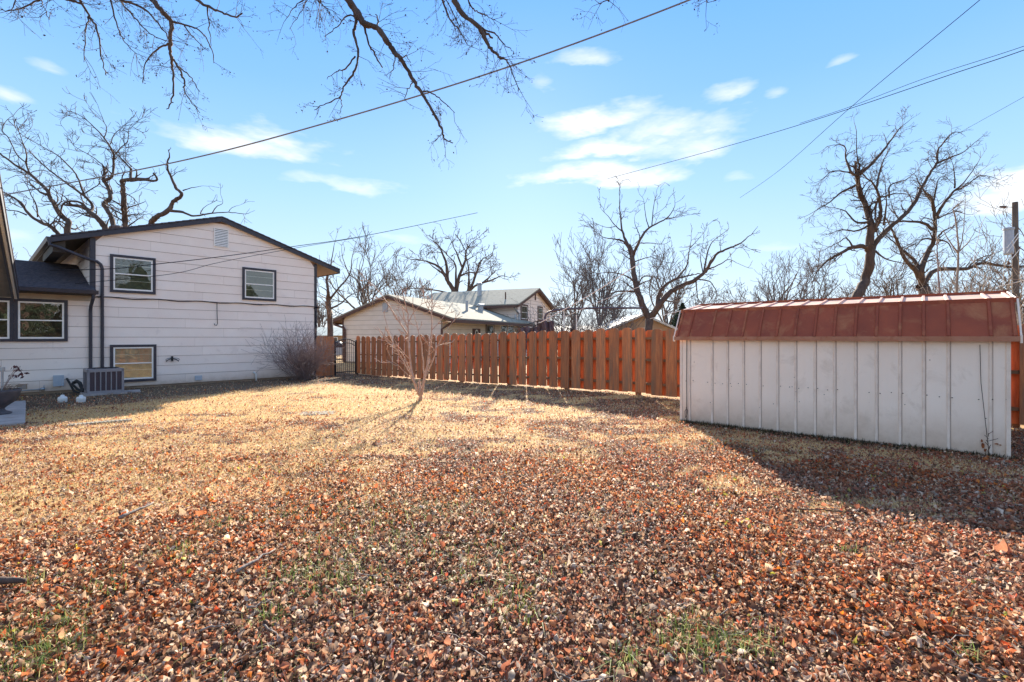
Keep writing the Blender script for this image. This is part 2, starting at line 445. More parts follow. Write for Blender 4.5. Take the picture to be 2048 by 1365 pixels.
HF = frame(-8.65, 21.18, -.6655, -.7464, .7464, -.6655, CAMZ)     # (t, q, h): along the house wall, out from it, above eye level
SF = frame(3.18, 9.04, .7607, -.649, .649, .7607)                # (s, p, z): along the shed, back from its front
FF = frame(-7.3, 22.7, .745, -.667, -.667, -.745)                # (s, q, z): along the fence, out of it towards the yard

def dist_house(x, y):
    """distance in front of the house wall"""
    return (x+8.65)*.7464 + (y-21.18)*(-.6655)
def beyond_fence(x, y):
    return ((x+7.3)*(-.667) + (y-22.7)*(-.745)) < 0

def straw_mask(x, y):
    lim = np.where(x < 0, 6.4+.74*x, 6.4+.22*x)
    base = smooth(-1.1, 1.3, y-lim)
    n = fbm(x, y*1.3, .75, 4)
    n = .45*n + .55*fbm(x+17, y*1.5, 1.9, 4)
    dF = (x+7.3)*(-.667) + (y-22.7)*(-.745)
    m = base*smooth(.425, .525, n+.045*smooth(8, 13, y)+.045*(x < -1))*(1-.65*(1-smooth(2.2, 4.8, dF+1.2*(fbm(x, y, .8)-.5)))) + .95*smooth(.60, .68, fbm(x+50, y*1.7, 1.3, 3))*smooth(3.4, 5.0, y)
    # strip of dead grass in front of the shed
    dS = -((x-3.18)*.649 + (y-9.04)*.7607)
    m = np.maximum(m, .8*smooth(.15, .5, dS)*(1-smooth(1.1, 1.6, dS))*(x > 3)*smooth(.35, .5, n))
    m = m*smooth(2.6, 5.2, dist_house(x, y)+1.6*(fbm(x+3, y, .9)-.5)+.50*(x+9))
    return np.clip(m, 0, 1)
def earth_shade_mask(x, y):
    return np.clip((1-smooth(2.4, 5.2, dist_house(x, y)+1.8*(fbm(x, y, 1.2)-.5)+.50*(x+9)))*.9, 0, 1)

def build_ground():
    def axis(lo, hi, step, far):
        a = list(np.arange(lo, hi+1e-6, step)); s = step; x = hi
        while x < far: s *= 1.35; x += s; a.append(x)
        s = step; x = lo
        while x > -far: s *= 1.35; x -= s; a.insert(0, x)
        return np.array(a)
    xs = axis(-19, 15, .2, 900); ys = axis(-3, 30, .2, 1500)
    X, Y = np.meshgrid(xs, ys); Z = gz(X, Y)
    n, m = X.shape
    V = np.stack([X, Y, Z], -1).reshape(-1, 3)
    idx = np.arange(n*m).reshape(n, m)
    F = np.stack([idx[:-1, :-1], idx[:-1, 1:], idx[1:, 1:], idx[1:, :-1]], -1).reshape(-1, 4)
    c = np.zeros((n*m, 3)); x = X.ravel(); y = Y.ravel()
    near = (np.abs(x) < 40) & (y < 60)
    c[near, 0] = straw_mask(x[near], y[near]); c[near, 1] = earth_shade_mask(x[near], y[near])
    c[~near, 0] = .6
    bf = beyond_fence(x, y); c[bf, 0] = .55; c[bf, 1] = 0
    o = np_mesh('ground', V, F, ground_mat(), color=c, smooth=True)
    tag(o, kind='structure')
build_ground()

# ------------------------------------------------------------------ generic building pieces
def siding(parent, F, a0, a1, h0, h1, pitch, top=None, m='siding', sm='seam', lim=None, gap=.011, name='siding_board', out=.0, joints=False):
    """one board object per course; top(h)->(amin,amax) clips to a gable"""
    k = 0; h = h0
    while h < h1-1e-3:
        ht = min(h+pitch, h1)
        lo0, hi0 = top(h) if top else (a0, a1)
        lo1, hi1 = top(ht-gap) if top else (a0, a1)
        lo0, lo1 = max(a0, lo0), max(a0, lo1); hi0, hi1 = min(a1, hi0), min(a1, hi1)
        if hi0-lo0 < .05: break
        if hi1 < lo1: lo1 = hi1 = (lo1+hi1)/2
        if joints and min(hi0, hi1)-max(lo0, lo1) > 3.2:
            j = max(lo0, lo1) + [1.2, 3.1, 2.0, 4.3, .9, 3.6][k % 6]
            while j < min(hi0, hi1)-.4:
                b = MB()
                b.hexa([F(lo0, out+.024, h), F(j-.002, out+.024, h), F(j-.002, out+.002, h), F(lo0, out+.002, h),
                        F(lo1, out+.012, ht-gap), F(j-.002, out+.012, ht-gap), F(j-.002, out+.002, ht-gap), F(lo1, out+.002, ht-gap)])
                b.build(name, M[m], parent); lo0 = lo1 = j+.002; j += 3.66
        b = MB()
        b.hexa([F(lo0, out+.024, h), F(hi0, out+.024, h), F(hi0, out+.002, h), F(lo0, out+.002, h),
                F(lo1, out+.012, ht-gap), F(hi1, out+.012, ht-gap), F(hi1, out+.002, ht-gap), F(lo1, out+.002, ht-gap)])
        b.build(name, M[m], parent)
        h = ht; k += 1

def window(parent, F, a0, a1, h0, h1, casing='trim', sash='white', q=.026, split=True, cw=.085, glass='glass',
           upper='room', lower='room', muntin=0, lines=True):
    w = MB()   # casing
    w.box(F, a0, a1, q, q+.045, h1-cw, h1); w.box(F, a0, a1, q, q+.045, h0, h0+cw)
    w.box(F, a0, a0+cw, q, q+.043, h0+cw, h1-cw); w.box(F, a1-cw, a1, q, q+.043, h0+cw, h1-cw)
    wo_ = w.build('window', M[casing], parent)
    A0, A1, H0, H1 = a0+cw, a1-cw, h0+cw, h1-cw
    s = .045
    f = MB()
    f.box(F, A0, A1, q, q+.034, H1-s, H1); f.box(F, A0, A1, q, q+.034, H0, H0+s*1.15)
    f.box(F, A0, A0+s, q, q+.032, H0+s, H1-s); f.box(F, A1-s, A1, q, q+.032, H0+s, H1-s)
    hm = (H0+H1)/2
    if split: f.box(F, A0+s, A1-s, q, q+.030, hm-.018, hm+.018)
    f.build('frame', M[sash], wo_)
    for lo, hi, back in ((H0+s, hm-.018, lower), (hm+.018, H1-s, upper)):
        g = MB(); g.quad(F(A0+s, q+.022, lo), F(A1-s, q+.022, lo), F(A1-s, q+.022, hi), F(A0+s, q+.022, hi))
        g.build('pane', M[glass], wo_)
        r = MB(); r.quad(F(A0+s, q+.004, lo), F(A1-s, q+.004, lo), F(A1-s, q+.004, hi), F(A0+s, q+.004, hi))
        if lines:
            hh = (lo+hi)/2+.03
            r.box(F, A0+s, A1-s, q+.006, q+.010, hh, hh+.010, 1)
        r.build('curtain' if back == 'orange' else ('blind' if back == 'blind' else 'interior'), [M[back], M['white']], wo_)
    return wo_

def downspout(parent, pts, w=.075, d=.055, m='trim', name='downspout'):
    b = MB(); b.tube(pts, w*.62, 8)
    b.build(name, M[m], parent)

# ------------------------------------------------------------------ HOUSE
HW = 7.51; HM = HW/2; SL = .312
def hroof(t): return 4.61 - SL*abs(t-HM)
house = empty('house', HF(0, 0, -CAMZ-.05), 'white two storey gabled house with charcoal trim and a low wing on its left', 'house')
H0 = -1.66
b = MB()   # core walls (sheathing seen in the joints)
b.prism([HF(0, 0, H0), HF(HW, 0, H0), HF(HW, 0, 3.25), HF(HM, 0, 3.25+SL*HM), HF(0, 0, 3.25)],
        [HF(0, -9, H0), HF(HW, -9, H0), HF(HW, -9, 3.25), HF(HM, -9, 3.25+SL*HM), HF(0, -9, 3.25)])
b.build('wall', M['seam'], house)
b = MB(); b.box(HF, HW+.002, 15, -7, -.001, H0, 1.33)
b.build('wall', M['seam'], house)
b = MB(); b.box(HF, .02, 15, -8.9, -.015, -1.95, H0-.002)
b.build('foundation', M['found'], house)
def gtop(h):
    if h <= 3.25: return (0.06, HW)
    d = (h-3.25)/SL; return (d, HW-d)
siding(house, HF, 0.06, HW-.005, H0, 4.35, .334, gtop, joints=True)
siding(house, HF, HW+.005, 15, H0, 1.32, .334, joints=True)
# left flank of the tall part, above the wing roof
HS = frame(*HF(HW, 0, 0).xy, -.7464, .6655, -.6655, -.7464, CAMZ)   # (a back along flank, out, h)
siding(house, HS, .09, 8.9, 1.35, 3.25, .334, out=.002)
# corner boards
b = MB(); b.box(HF, -.03, .09, .001, .034, H0-.02, 3.22); b.box(HF, -.031, -.002, -.12, .030, H0-.02, 3.22); b.build('corner_board', M['trim'], house)
b = MB(); b.box(HF, HW-.10, HW+.034, .026, .040, 1.56, 3.22); b.box(HF, HW+.005, HW+.036, -.09, .024, 1.56, 3.22); b.build('corner_board', M['trim'], house)
# main roof
R = [-1.06, HM, HW+.95]
b = MB()
for (ta, tb) in ((R[0], HM), (HM, R[2])):
    n = 22
    for k in range(n):     # shingle courses, each a shallow step
        u0 = ta+(tb-ta)*k/n; u1 = ta+(tb-ta)*(k+1)/n
        lift0, lift1 = (.012, 0) if ta < HM-.1 else (0, .012)
        z0, z1 = hroof(u0)+lift0, hroof(u1)+lift1
        b.hexa([HF(u0, .16, z0-.05), HF(u1, .16, z1-.05), HF(u1, -9.4, z1-.05), HF(u0, -9.4, z0-.05),
                HF(u0, .16, z0), HF(u1, .16, z1), HF(u1, -9.4, z1), HF(u0, -9.4, z0)])
roof = b.build('roof', M['shingle'], house)
b = MB()
for (ta, tb) in ((R[0], HM), (HM, R[2])):   # soffit boards
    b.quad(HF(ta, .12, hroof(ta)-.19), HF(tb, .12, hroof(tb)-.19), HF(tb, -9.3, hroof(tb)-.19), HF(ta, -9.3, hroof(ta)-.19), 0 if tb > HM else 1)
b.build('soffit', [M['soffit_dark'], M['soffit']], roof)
for (ta, tb) in ((R[0], HM), (HM, R[2])):
    b = MB()
    b.hexa([HF(ta, .12, hroof(ta)-.205), HF(tb, .12, hroof(tb)-.205), HF(tb, .15, hroof(tb)-.205), HF(ta, .15, hroof(ta)-.205),
            HF(ta, .12, hroof(ta)-.055), HF(tb, .12, hroof(tb)-.055), HF(tb, .15, hroof(tb)-.055), HF(ta, .15, hroof(ta)-.055)])
    b.build('rake_board', M['trim'], roof)
b = MB(); b.box(HF, R[2]-.03, R[2]-.005, -9.3, .118, hroof(R[2])-.21, hroof(R[2])-.055); b.box(HF, R[0]+.005, R[0]+.03, -9.3, .118, hroof(R[0])-.21, hroof(R[0])-.055)
b.build('fascia', M['trim'], roof)
b = MB()   # gutter on the left eave
ge = R[2]
b.prism([HF(ge, .14, hroof(ge)-.18), HF(ge+.09, .14, hroof(ge)-.17), HF(ge+.12, .14, hroof(ge)-.05), HF(ge, .14, hroof(ge)-.05)],
        [HF(ge, -9.2, hroof(ge)-.18), HF(ge+.09, -9.2, hroof(ge)-.17), HF(ge+.12, -9.2, hroof(ge)-.05), HF(ge, -9.2, hroof(ge)-.05)])
b.build('gutter', M['trim'], roof)
# dark end of the boxed eave hanging down at the corner
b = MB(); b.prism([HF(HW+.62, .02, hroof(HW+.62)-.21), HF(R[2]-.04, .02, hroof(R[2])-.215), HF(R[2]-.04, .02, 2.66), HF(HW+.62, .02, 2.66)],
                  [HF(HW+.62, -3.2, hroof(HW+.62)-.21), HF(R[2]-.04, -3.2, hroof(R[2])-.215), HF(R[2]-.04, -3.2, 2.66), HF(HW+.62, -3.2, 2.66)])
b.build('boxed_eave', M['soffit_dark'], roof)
# roof ventilator
c = HF(6.4, -2.8, hroof(6.4))
b = MB(); b.lathe(c, [(.13, -.1), (.13, .16), (.23, .20), (.25, .30), (.23, .40), (.12, .46), (.02, .47)], 16)
for k in range(10):
    a = 2*PI*k/10; b.tube([c+Vector((.24*math.cos(a), .24*math.sin(a), .19)), c+Vector((.26*math.cos(a), .26*math.sin(a), .31)), c+Vector((.24*math.cos(a), .24*math.sin(a), .41))], .018, 4)
b.build('roof_vent', M['brown'], roof)
# gable louver
lv = MB(); lv.box(HF, 3.50, 3.53, .03, .055, 3.45, 4.15); lv.box(HF, 3.97, 4.0, .03, .055, 3.45, 4.15); lv.box(HF, 3.53, 3.97, .03, .055, 4.12, 4.15); lv.box(HF, 3.53, 3.97, .03, .055, 3.45, 3.48)
lvo = lv.build('gable_vent', M['white'], house)
b = MB(); b.quad(HF(3.53, .0265, 3.48), HF(3.97, .0265, 3.48), HF(3.97, .0265, 4.12), HF(3.53, .0265, 4.12)); b.build('backing', M['black_rubber'], lvo)
for k in range(10):
    z = 3.50+k*.062
    b = MB(); b.hexa([HF(3.53, .052, z), HF(3.97, .052, z), HF(3.97, .047, z-.004), HF(3.53, .047, z-.004), HF(3.53, .034, z+.042), HF(3.97, .034, z+.042), HF(3.97, .029, z+.038), HF(3.53, .029, z+.038)])
    b.build('slat', M['white'], lvo)
# windows
window(house, HF, 5.81, 7.05, 1.50, 2.76)
window(house, HF, 1.72, 3.01, 1.485, 2.77)
window(house, HF, 5.79, 7.05, -1.515, -.25, upper='orange', lower='blind', sash='white')
window(house, HF, 8.08, 9.26, -.13, 1.165, glass='glass_dark', upper='room_dark', lower='room_dark', lines=False)
window(house, HF, 9.262, 10.44, -.13, 1.165, glass='glass_dark', upper='room_dark', lower='room_dark', lines=False)
# trims on the wing, roof of the wing
def wroof(q): return 1.50 + (.45-q)*.333
b = MB()
nq = 26
for k in range(nq):
    q0 = .50-3.5*k/nq; q1 = .50-3.5*(k+1)/nq
    z0, z1 = wroof(q0)+.014, wroof(q1)
    b.hexa([HF(HW+.035, q0, z0-.05), HF(15.2, q0, z0-.05), HF(15.2, q1, z1-.05), HF(HW+.035, q1, z1-.05),
            HF(HW+.035, q0, z0), HF(15.2, q0, z0), HF(15.2, q1, z1), HF(HW+.035, q1, z1)])
b.hexa([HF(HW+.035, -3, wroof(-3)-.05), HF(15.2, -3, wroof(-3)-.05), HF(15.2, -7.3, 1.2), HF(HW+.035, -7.3, 1.2),
        HF(HW+.035, -3, wroof(-3)), HF(15.2, -3, wroof(-3)), HF(15.2, -7.3, 1.25), HF(HW+.035, -7.3, 1.25)])
wroof_o = b.build('roof', M['shingle'], house)
# strip of roof that laps in front of the tall part
b = MB(); b.hexa([HF(HW-.06, .50, wroof(.5)-.04), HF(HW+.034, .50, wroof(.5)-.04), HF(HW+.034, .045, wroof(.045)-.04), HF(HW-.06, .045, wroof(.045)-.04),
                  HF(HW-.06, .50, wroof(.5)+.008), HF(HW+.034, .50, wroof(.5)+.008), HF(HW+.034, .045, wroof(.045)+.008), HF(HW-.06, .045, wroof(.045)+.008)])
b.build('drip_edge', M['shingle'], wroof_o)
b = MB(); b.prism([HF(HW-.10, .50, 1.36), HF(HW-.10, .61, 1.37), HF(HW-.10, .63, 1.475), HF(HW-.10, .50, 1.475)],
                  [HF(15, .50, 1.36), HF(15, .61, 1.37), HF(15, .63, 1.475), HF(15, .50, 1.475)])
b.build('gutter', M['trim'], wroof_o)
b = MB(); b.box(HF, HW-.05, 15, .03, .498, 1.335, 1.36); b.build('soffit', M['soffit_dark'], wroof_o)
b = MB(); b.box(HF, HW+.01, 15, .028, .045, 1.165, 1.33); b.build('frieze_board', M['soffit'], house)
# near roof at the far left: underside with white strip
P0 = at(39, 588, 13.55); P1 = at(-4, 330, 8.75)
dv = (P1-P0); hor = Vector((dv.x, dv.y, 0)).length
P2 = P0 + dv*1.35
side = Vector((dv.y, -dv.x, 0)).normalized()
if side.x > 0: side = -side
def strip(name, off0, off1, dz0, dz1, m):
    b = MB()
    A = [P0+side*off0+Vector((0, 0, dz0)), P0+side*off1+Vector((0, 0, dz0)), P0+side*off1+Vector((0, 0, dz1)), P0+side*off0+Vector((0, 0, dz1))]
    B = [p+(P2-P0) for p in A]
    b.prism(A, B); return b.build(name, M[m], house)
nr = strip('roof', .0, 3.2, .02, .10, 'shingle')
strip('rake_board', .01, .04, -.17, .015, 'trim')
strip('trim_strip', .045, .10, -.155, -.10, 'white')
strip('rake_board', .105, .15, -.19, -.06, 'trim')
strip('soffit', .155, 3.1, -.10, -.04, 'soffit_grey')
# downspouts
a0 = HF(R[2]+.05, .12, hroof(R[2])-.16)
downspout(house, [a0, HF(R[2]+.03, .13, hroof(R[2])-.30), HF(R[2]-.15, .14, 2.80), HF(HW+.1, .11, 2.52), HF(7.38, .10, 2.46), HF(7.29, .085, 2.38), HF(7.25, .08, 2.25), HF(7.25, .08, 0), HF(7.25, .08, -1.75)])
downspout(house, [HF(7.53, .55, 1.37), HF(7.53, .54, 1.25), HF(7.54, .15, 1.0), HF(7.54, .085, .85), HF(7.54, .08, -1.78)])
# cable along the wall
b = MB()
pts = [HF(7.42-.01*k-7.2*k/40, .045+.004*math.sin(k), 1.31+.02*math.sin(k*.9)+.03*(k/40)) for k in range(41)] + [HF(.12, .05, 1.28), HF(.06, .05, 1.15), HF(.045, .05, .2), HF(.03, .05, -.6)]
b.tube(pts, .016, 6); b.build('cable', M['wire'], house)
b = MB(); b.tube([HF(3.9, .05, 1.33), HF(3.9, .06, .9), HF(3.885, .06, .52), HF(3.92, .07, .45), HF(3.98, .07, .46), HF(4.0, .07, .52)], .011, 6)
b.build('cable_hook', M['wire'], house)
# small fittings on the wall
b = MB(); b.box(HF, 8.19, 8.41, .02, .12, -1.50, -1.20); b.box(HF, 8.175, 8.425, .12, .135, -1.52, -1.18)
b.build('junction_box', M['plate'], house, bevel=.004)
b = MB(); b.box(HF, 8.98, 9.20, .024, .045, -1.55, -1.41)
g = b.build('foundation_vent', M['found'], house)
for k in range(4):
    b = MB(); b.box(HF, 9.0, 9.18, .045, .052, -1.535+k*.033, -1.52+k*.033); b.build('slat', M['metal_grey'], g)
b = MB(); b.box(HF, 4.40, 4.62, .024, .07, -1.59, -1.42); b.build('vent_cover', M['plate'], house, bevel=.004)
b = MB(); b.tube([HF(9.3, .06, -1.60), HF(8.72, .06, -1.585), HF(8.64, .07, -1.58)], .02, 8); b.tube([HF(8.70, .06, -1.585), HF(8.60, .07, -1.58)], .042, 10); b.tube([HF(8.62, .07, -1.58), HF(8.62, .07, -1.47)], .012, 6)
b.build('gas_pipe', M['metal_grey'], house, smooth=True)
b = MB(); b.tube([HF(2.60, .04, -1.40), HF(2.57, .10, -1.41), HF(2.53, .12, -1.47), HF(2.52, .12, -1.80)], .035, 10)
b.build('drain_pipe', M['pvc'], house, smooth=True)
# hose hanger
hp = HF(5.33, .03, -.84)
ho = empty('hose_hanger', hp, 'small curved black metal hose hanger screwed to the white wall', 'hose hanger')
b = MB(); arc = [HF(5.33+.19*math.cos(a), .10, -.90+.13*math.sin(a)) for a in np.linspace(.25, PI-.25, 12)]
b.tube(arc, .014, 6); arc2 = [HF(5.33+.20*math.cos(a), .13, -.84+.05*math.sin(a)+.05) for a in np.linspace(-.2, PI+.2, 12)]
b.tube(arc2, .008, 6); b.tube([arc[0], arc2[0]], .008, 5); b.tube([arc[-1], arc2[-1]], .008, 5); b.build('saddle', M['black_iron'], ho)
b = MB(); b.box(HF, 5.305, 5.355, .025, .10, -.86, -.68); b.build('bracket', M['black_iron'], ho)

# ------------------------------------------------------------------ AC unit, jugs, planter
def gpt(x, y, dz=0): return Vector((x, y, float(gz(x, y))+dz))
ac_c = HF(7.40, 1.42, 0); acg = gpt(ac_c.x, ac_c.y)
ac = empty('air_conditioner', acg, 'grey metal air conditioner standing by the two downspouts', 'air conditioner')
AF = frame(ac_c.x, ac_c.y, -.6655, -.7464, .7464, -.6655, acg.z)
b = MB(); b.box(AF, -.50, .50, -.50, .44, -.03, .06); b.build('pad', M['concrete'], ac)
w, d = .43, .40
b = MB()
for (x0, x1, y0, y1) in ((-w, -w+.06, d-.06, d), (w-.06, w, d-.06, d), (-w, -w+.06, -d, -d+.06), (w-.06, w, -d, -d+.06)): b.box(AF, x0, x1, y0, y1, .06, .77)
b.box(AF, -w, w, -d, d, .69, .773); b.box(AF, -w+.002, w-.002, -d+.002, d-.002, .06, .13)
b.build('cabinet', M['ac'], ac)
b = MB(); b.box(AF, -w+.02, w-.02, -d+.02, d-.02, .10, .75); b.build('coil', M['ac_dark'], ac)
for k in range(1, 6):
    x = -w+.06+(2*w-.12)*k/6
    b = MB(); b.box(AF, x-.014, x+.014, d-.025, d-.001, .13, .69); b.build('louvre_rib', M['ac'], ac)
for k in range(1, 3):
    y = -d+(2*d)*k/3
    for s_ in (-1, 1):
        b = MB(); b.box(AF, s_*w-.012*s_-.013, s_*w-.012*s_+.013, y-.014, y+.014, .13, .69); b.build('louvre_rib', M['ac'], ac)
b = MB()
for r in (.09, .16, .23, .30, .36):
    b.tube([AF(r*math.cos(a), r*math.sin(a), .795) for a in np.linspace(0, 2*PI, 25)], .006, 4, cap=False)
for k in range(8):
    a = PI*k/4; b.tube([AF(.03*math.cos(a), .03*math.sin(a), .81), AF(.37*math.cos(a), .37*math.sin(a), .788)], .006, 4)
b.build('fan_grille', M['black_iron'], ac)
b = MB()
b.tube([HF(8.10, .06, -1.30), HF(8.05, .25, -1.45), HF(7.98, .5, -1.68), HF(7.9, .9, -1.70), HF(7.84, 1.2, -1.62)], .03, 8)
b.tube([HF(7.95, .3, -1.42), HF(7.92, .5, -1.36), HF(7.86, .62, -1.42), HF(7.82, .7, -1.56), HF(7.80, .95, -1.70), HF(7.80, 1.2, -1.55)], .05, 8)
b.tube([HF(7.97, .32, -1.40), HF(8.02, .42, -1.46), HF(7.9, .6, -1.62), HF(7.82, 1.0, -1.66)], .035, 8)
b.build('refrigerant_lines', M['black_rubber'], ac, smooth=True)
for k, (px, py, lab) in enumerate(((125, 804, 'round white plastic tub on bare earth below the grey wall box'), (162, 805, 'round white plastic tub touching the front corner of the air conditioner'))):
    d_ = 1.73*960/(py-675); p = at(px, py, d_); p = gpt(p.x, p.y)
    b = MB(); b.lathe(p, [(.085, -.01), (.095, .02), (.10, .10), (.095, .135), (.075, .15), (.045, .155), (.042, .19), (.03, .20), (.005, .202)], 18)
    o = b.build('plastic_tub', M['pvc'], None, loc=p, smooth=True); tag(o, lab, 'tub', 'white plastic tubs by the air conditioner')
# stone beside the AC
b = MB(); p = HF(6.75, 1.35, 0); s0 = gpt(p.x, p.y)
SFm = frame(p.x, p.y, -.6655, -.7464, .7464, -.6655, s0.z)
b.hexa([SFm(-.30, -.18, -.02), SFm(.28, -.2, -.02), SFm(.30, .16, -.02), SFm(-.25, .2, -.02), SFm(-.28, -.16, .06), SFm(.26, -.18, .055), SFm(.28, .14, .06), SFm(-.23, .18, .05)])
o = b.build('paving_slab', M['concrete'], None, loc=s0, bevel=.008); tag(o, 'small grey stone slab on the ground to the right of the air conditioner', 'slab')
# patio slabs in the left corner
pc = at(52, 806, 12.9); pc2 = at(52, 851, 9.7)
PU = Vector((pc2.x-pc.x, pc2.y-pc.y, 0)); 
PF = frame(-12.76, 12.6, .71, -.704, -.704, -.71, float(gz(-12.5, 12.0)))
pt = empty('patio', PF(0, 0, 0), 'pale grey concrete patio corner cut by a joint at the left edge', 'patio')
for (a_, c_) in ((0, 2.39), (2.405, 4.6)):
    b = MB(); b.box(PF, a_, c_, 0, 4.2, -.03, .075); b.build('slab', M['concrete'], pt, bevel=.01)
# planter
pl = at(2, 820, 10.9); plg = PF(.75, .30, .085); 
plg = Vector((at(-3, 838, 10.35).x, 10.35, PF(0, 0, .075).z))
po = empty('planter', plg, 'dark round pedestal planter with a dry reddish plant at the left edge', 'planter')
b = MB(); b.lathe(plg, [(.20, 0), (.21, .03), (.12, .07), (.09, .12), (.14, .17), (.24, .25), (.31, .36), (.345, .47), (.36, .52), (.33, .53), (.30, .48), (.05, .44)], 24)
b.build('bowl', M['pot'], po, smooth=True)
b = MB(); r_ = random.Random(3); lv = MB()
for k in range(70):
    a = r_.random()*2*PI; r0 = r_.random()*.2; q = plg+Vector((r0*math.cos(a), r0*math.sin(a), .46))
    l = .12+.25*r_.random(); e = q+Vector((math.cos(a)*l*1.0, math.sin(a)*l*1.0, l*.45)); b.tube([q, (q+e)/2+Vector((0, 0, l*.25)), e], .0035, 3)
b.build('dry_grass', M['bark_pale'], po)
b = MB()
for k in range(9):
    a = r_.random()*2*PI; q = plg+Vector((.05*math.cos(a), .05*math.sin(a), .46))
    e = q+Vector((math.cos(a)*.28, math.sin(a)*.28, .35+.2*r_.random())); b.tube([q, (q+e)/2+Vector((.02, 0, .08)), e], .005, 4)
    for j in range(9):
        u = e+Vector((r_.gauss(0, .06), r_.gauss(0, .06), r_.gauss(0, .06))); w1 = Vector((r_.gauss(0, .03), r_.gauss(0, .03), r_.gauss(0, .03))); w2 = Vector((r_.gauss(0, .03), r_.gauss(0, .03), r_.gauss(0, .03)))
        b.poly([u, u+w1, u+w1+w2, u+w2], 1)
b.build('shoots', [M['bark_red'], mat('wine_red_leaf', (.10, .025, .025), (.06, .02, .02), 5, .6)], po)
# iron stake in the planter
b = MB(); q = plg+Vector((.06, .02, .45)); b.tube([q, q+Vector((0, 0, .50))], .02, 6); b.tube([q+Vector((0, 0, .48)), q+Vector((0, 0, .56))], .045, 8)
b.build('stake', M['metal_grey'], po)
# ------------------------------------------------------------------ FENCE
def picket_mesh(name, w=.295, h=1.75, t=.034, m='wood_front', seed=0):
    r = random.Random(seed); b = MB(); hw = w/2; c = w*.28
    hh = h
    out = [(-hw, 0), (hw, 0), (hw, hh-c*1.1), (hw-c*.35, hh-c*.32), (hw-c, hh), (-hw+c, hh), (-hw+c*.35, hh-c*.32), (-hw, hh-c*1.1)]
    b.prism([(x, -t/2, z) for x, z in out], [(x, t/2, z) for x, z in out])
    me = bpy.data.meshes.new(name); me.from_pydata(b.v, [], b.f); me.materials.append(M[m]); me.update(); return me
ang = math.atan2(-.667, .745)
fence = empty('wood_fence', gpt(-7.3, 22.7), 'orange brown shadowbox wooden fence running behind the lawn and the shed', 'fence')
mf = [picket_mesh('picket', .292+.006*k, 1.75, seed=k) for k in range(3)]
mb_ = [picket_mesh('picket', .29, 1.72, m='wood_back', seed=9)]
rf = random.Random(5)
def place(me, s, q, parent, tilt=0, dz=0, frameF=FF, a=None):
    p = frameF(s, q, 0); z = float(gz(p.x, p.y)) + dz
    o = bpy.data.objects.new(me.name, me); COL.objects.link(o); o.parent = parent
    o.location = Vector((p.x, p.y, z)) - org(parent)
    o.rotation_euler = (rf.gauss(0, .006), tilt, ang if a is None else a)
    return o
def fz(s): 
    p = FF(s, 0, 0); return float(gz(p.x, p.y))
NP = 68; pitch = .4225
for k in range(NP):
    s = .18+k*pitch
    z_extra = .035 + .03*rf.random()
    place(mf[k % 3], s+rf.gauss(0, .010), .062, fence, rf.gauss(0, .010), rf.gauss(0, .012)+z_extra + .035*smooth(8, 16, s))
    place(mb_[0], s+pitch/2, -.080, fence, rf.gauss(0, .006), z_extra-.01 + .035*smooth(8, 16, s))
for k in range(0, 18):
    s0_, s1_ = -.02+k*2.4, -.02+(k+1)*2.4-.01
    if s0_ > 28: break
    for hz in (.28, .92, 1.50):
        b = MB(); za, zb = fz(s0_)+hz+.035*float(smooth(8, 16, s0_)), fz(s1_)+hz+.035*float(smooth(8, 16, s1_))
        b.hexa([FF(s0_, -.066, za), FF(s1_, -.066, zb), FF(s1_, .048, zb), FF(s0_, .048, za), FF(s0_, -.066, za+.06), FF(s1_, -.066, zb+.06), FF(s1_, .048, zb+.06), FF(s0_, .048, za+.06)])
        b.build('rail', M['rail'], fence)
    b = MB(); z = fz(s0_+2.39); b.box(FF, s0_+2.30, s0_+2.42, -.22, -.10, z-.02, z+1.7); b.build('post', M['post'], fence)
# short piece left of the gate, in line with the house wall
GF = frame(-7.3, 22.7, -.6655, -.7464, .7464, -.6655)
ang2 = math.atan2(-.7464, -.6655)
fence2 = empty('wood_fence', gpt(*GF(1.5, 0, 0).xy), 'short orange brown wooden fence piece between the house corner and the iron gate', 'fence')
for k in range(3):
    s = 1.36+k*.27
    place(mf[k % 3], s, .045, fence2, 0, .03, GF, ang2)
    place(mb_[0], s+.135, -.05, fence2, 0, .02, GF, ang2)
for hz in (.28, .92, 1.50):
    b = MB(); z = float(gz(-8.2, 21.6)); b.box(GF, 1.22, 2.02, -.035, .03, z+hz, z+hz+.075); b.build('rail', M['rail'], fence2)
b = MB(); b.box(GF, 1.16, 1.25, -.06, .03, -.2, 1.55); b.build('post', M['post'], fence2)
# iron gate
gzv = float(gz(-7.6, 22.3))
gate = empty('iron_gate', Vector((*GF(.6, 0, 0).xy, gzv)), 'black iron garden gate with an arched top between two wooden fence pieces', 'gate')
def arch(s): return 1.50+.16*math.sin(PI*(s-.10)/1.0)
b = MB()
ss = np.linspace(.12, 1.10, 15)
b.tube([GF(s, 0, gzv+arch(s)) for s in ss], .022, 6); b.tube([GF(s, 0, gzv+arch(s)-.17) for s in ss], .018, 6)
b.tube([GF(.12, 0, gzv+.14), GF(1.10, 0, gzv+.14)], .020, 6)
b.tube([GF(.12, 0, gzv+.04), GF(.12, 0, gzv+arch(.12))], .024, 6); b.tube([GF(1.10, 0, gzv+.04), GF(1.10, 0, gzv+arch(1.1))], .024, 6)
b.build('frame', M['black_iron'], gate)
for k in range(1, 10):
    s = .12+.98*k/10
    b = MB(); b.tube([GF(s, 0, gzv+.05), GF(s, 0, gzv+arch(s))], .011, 5); b.build('bar', M['black_iron'], gate)
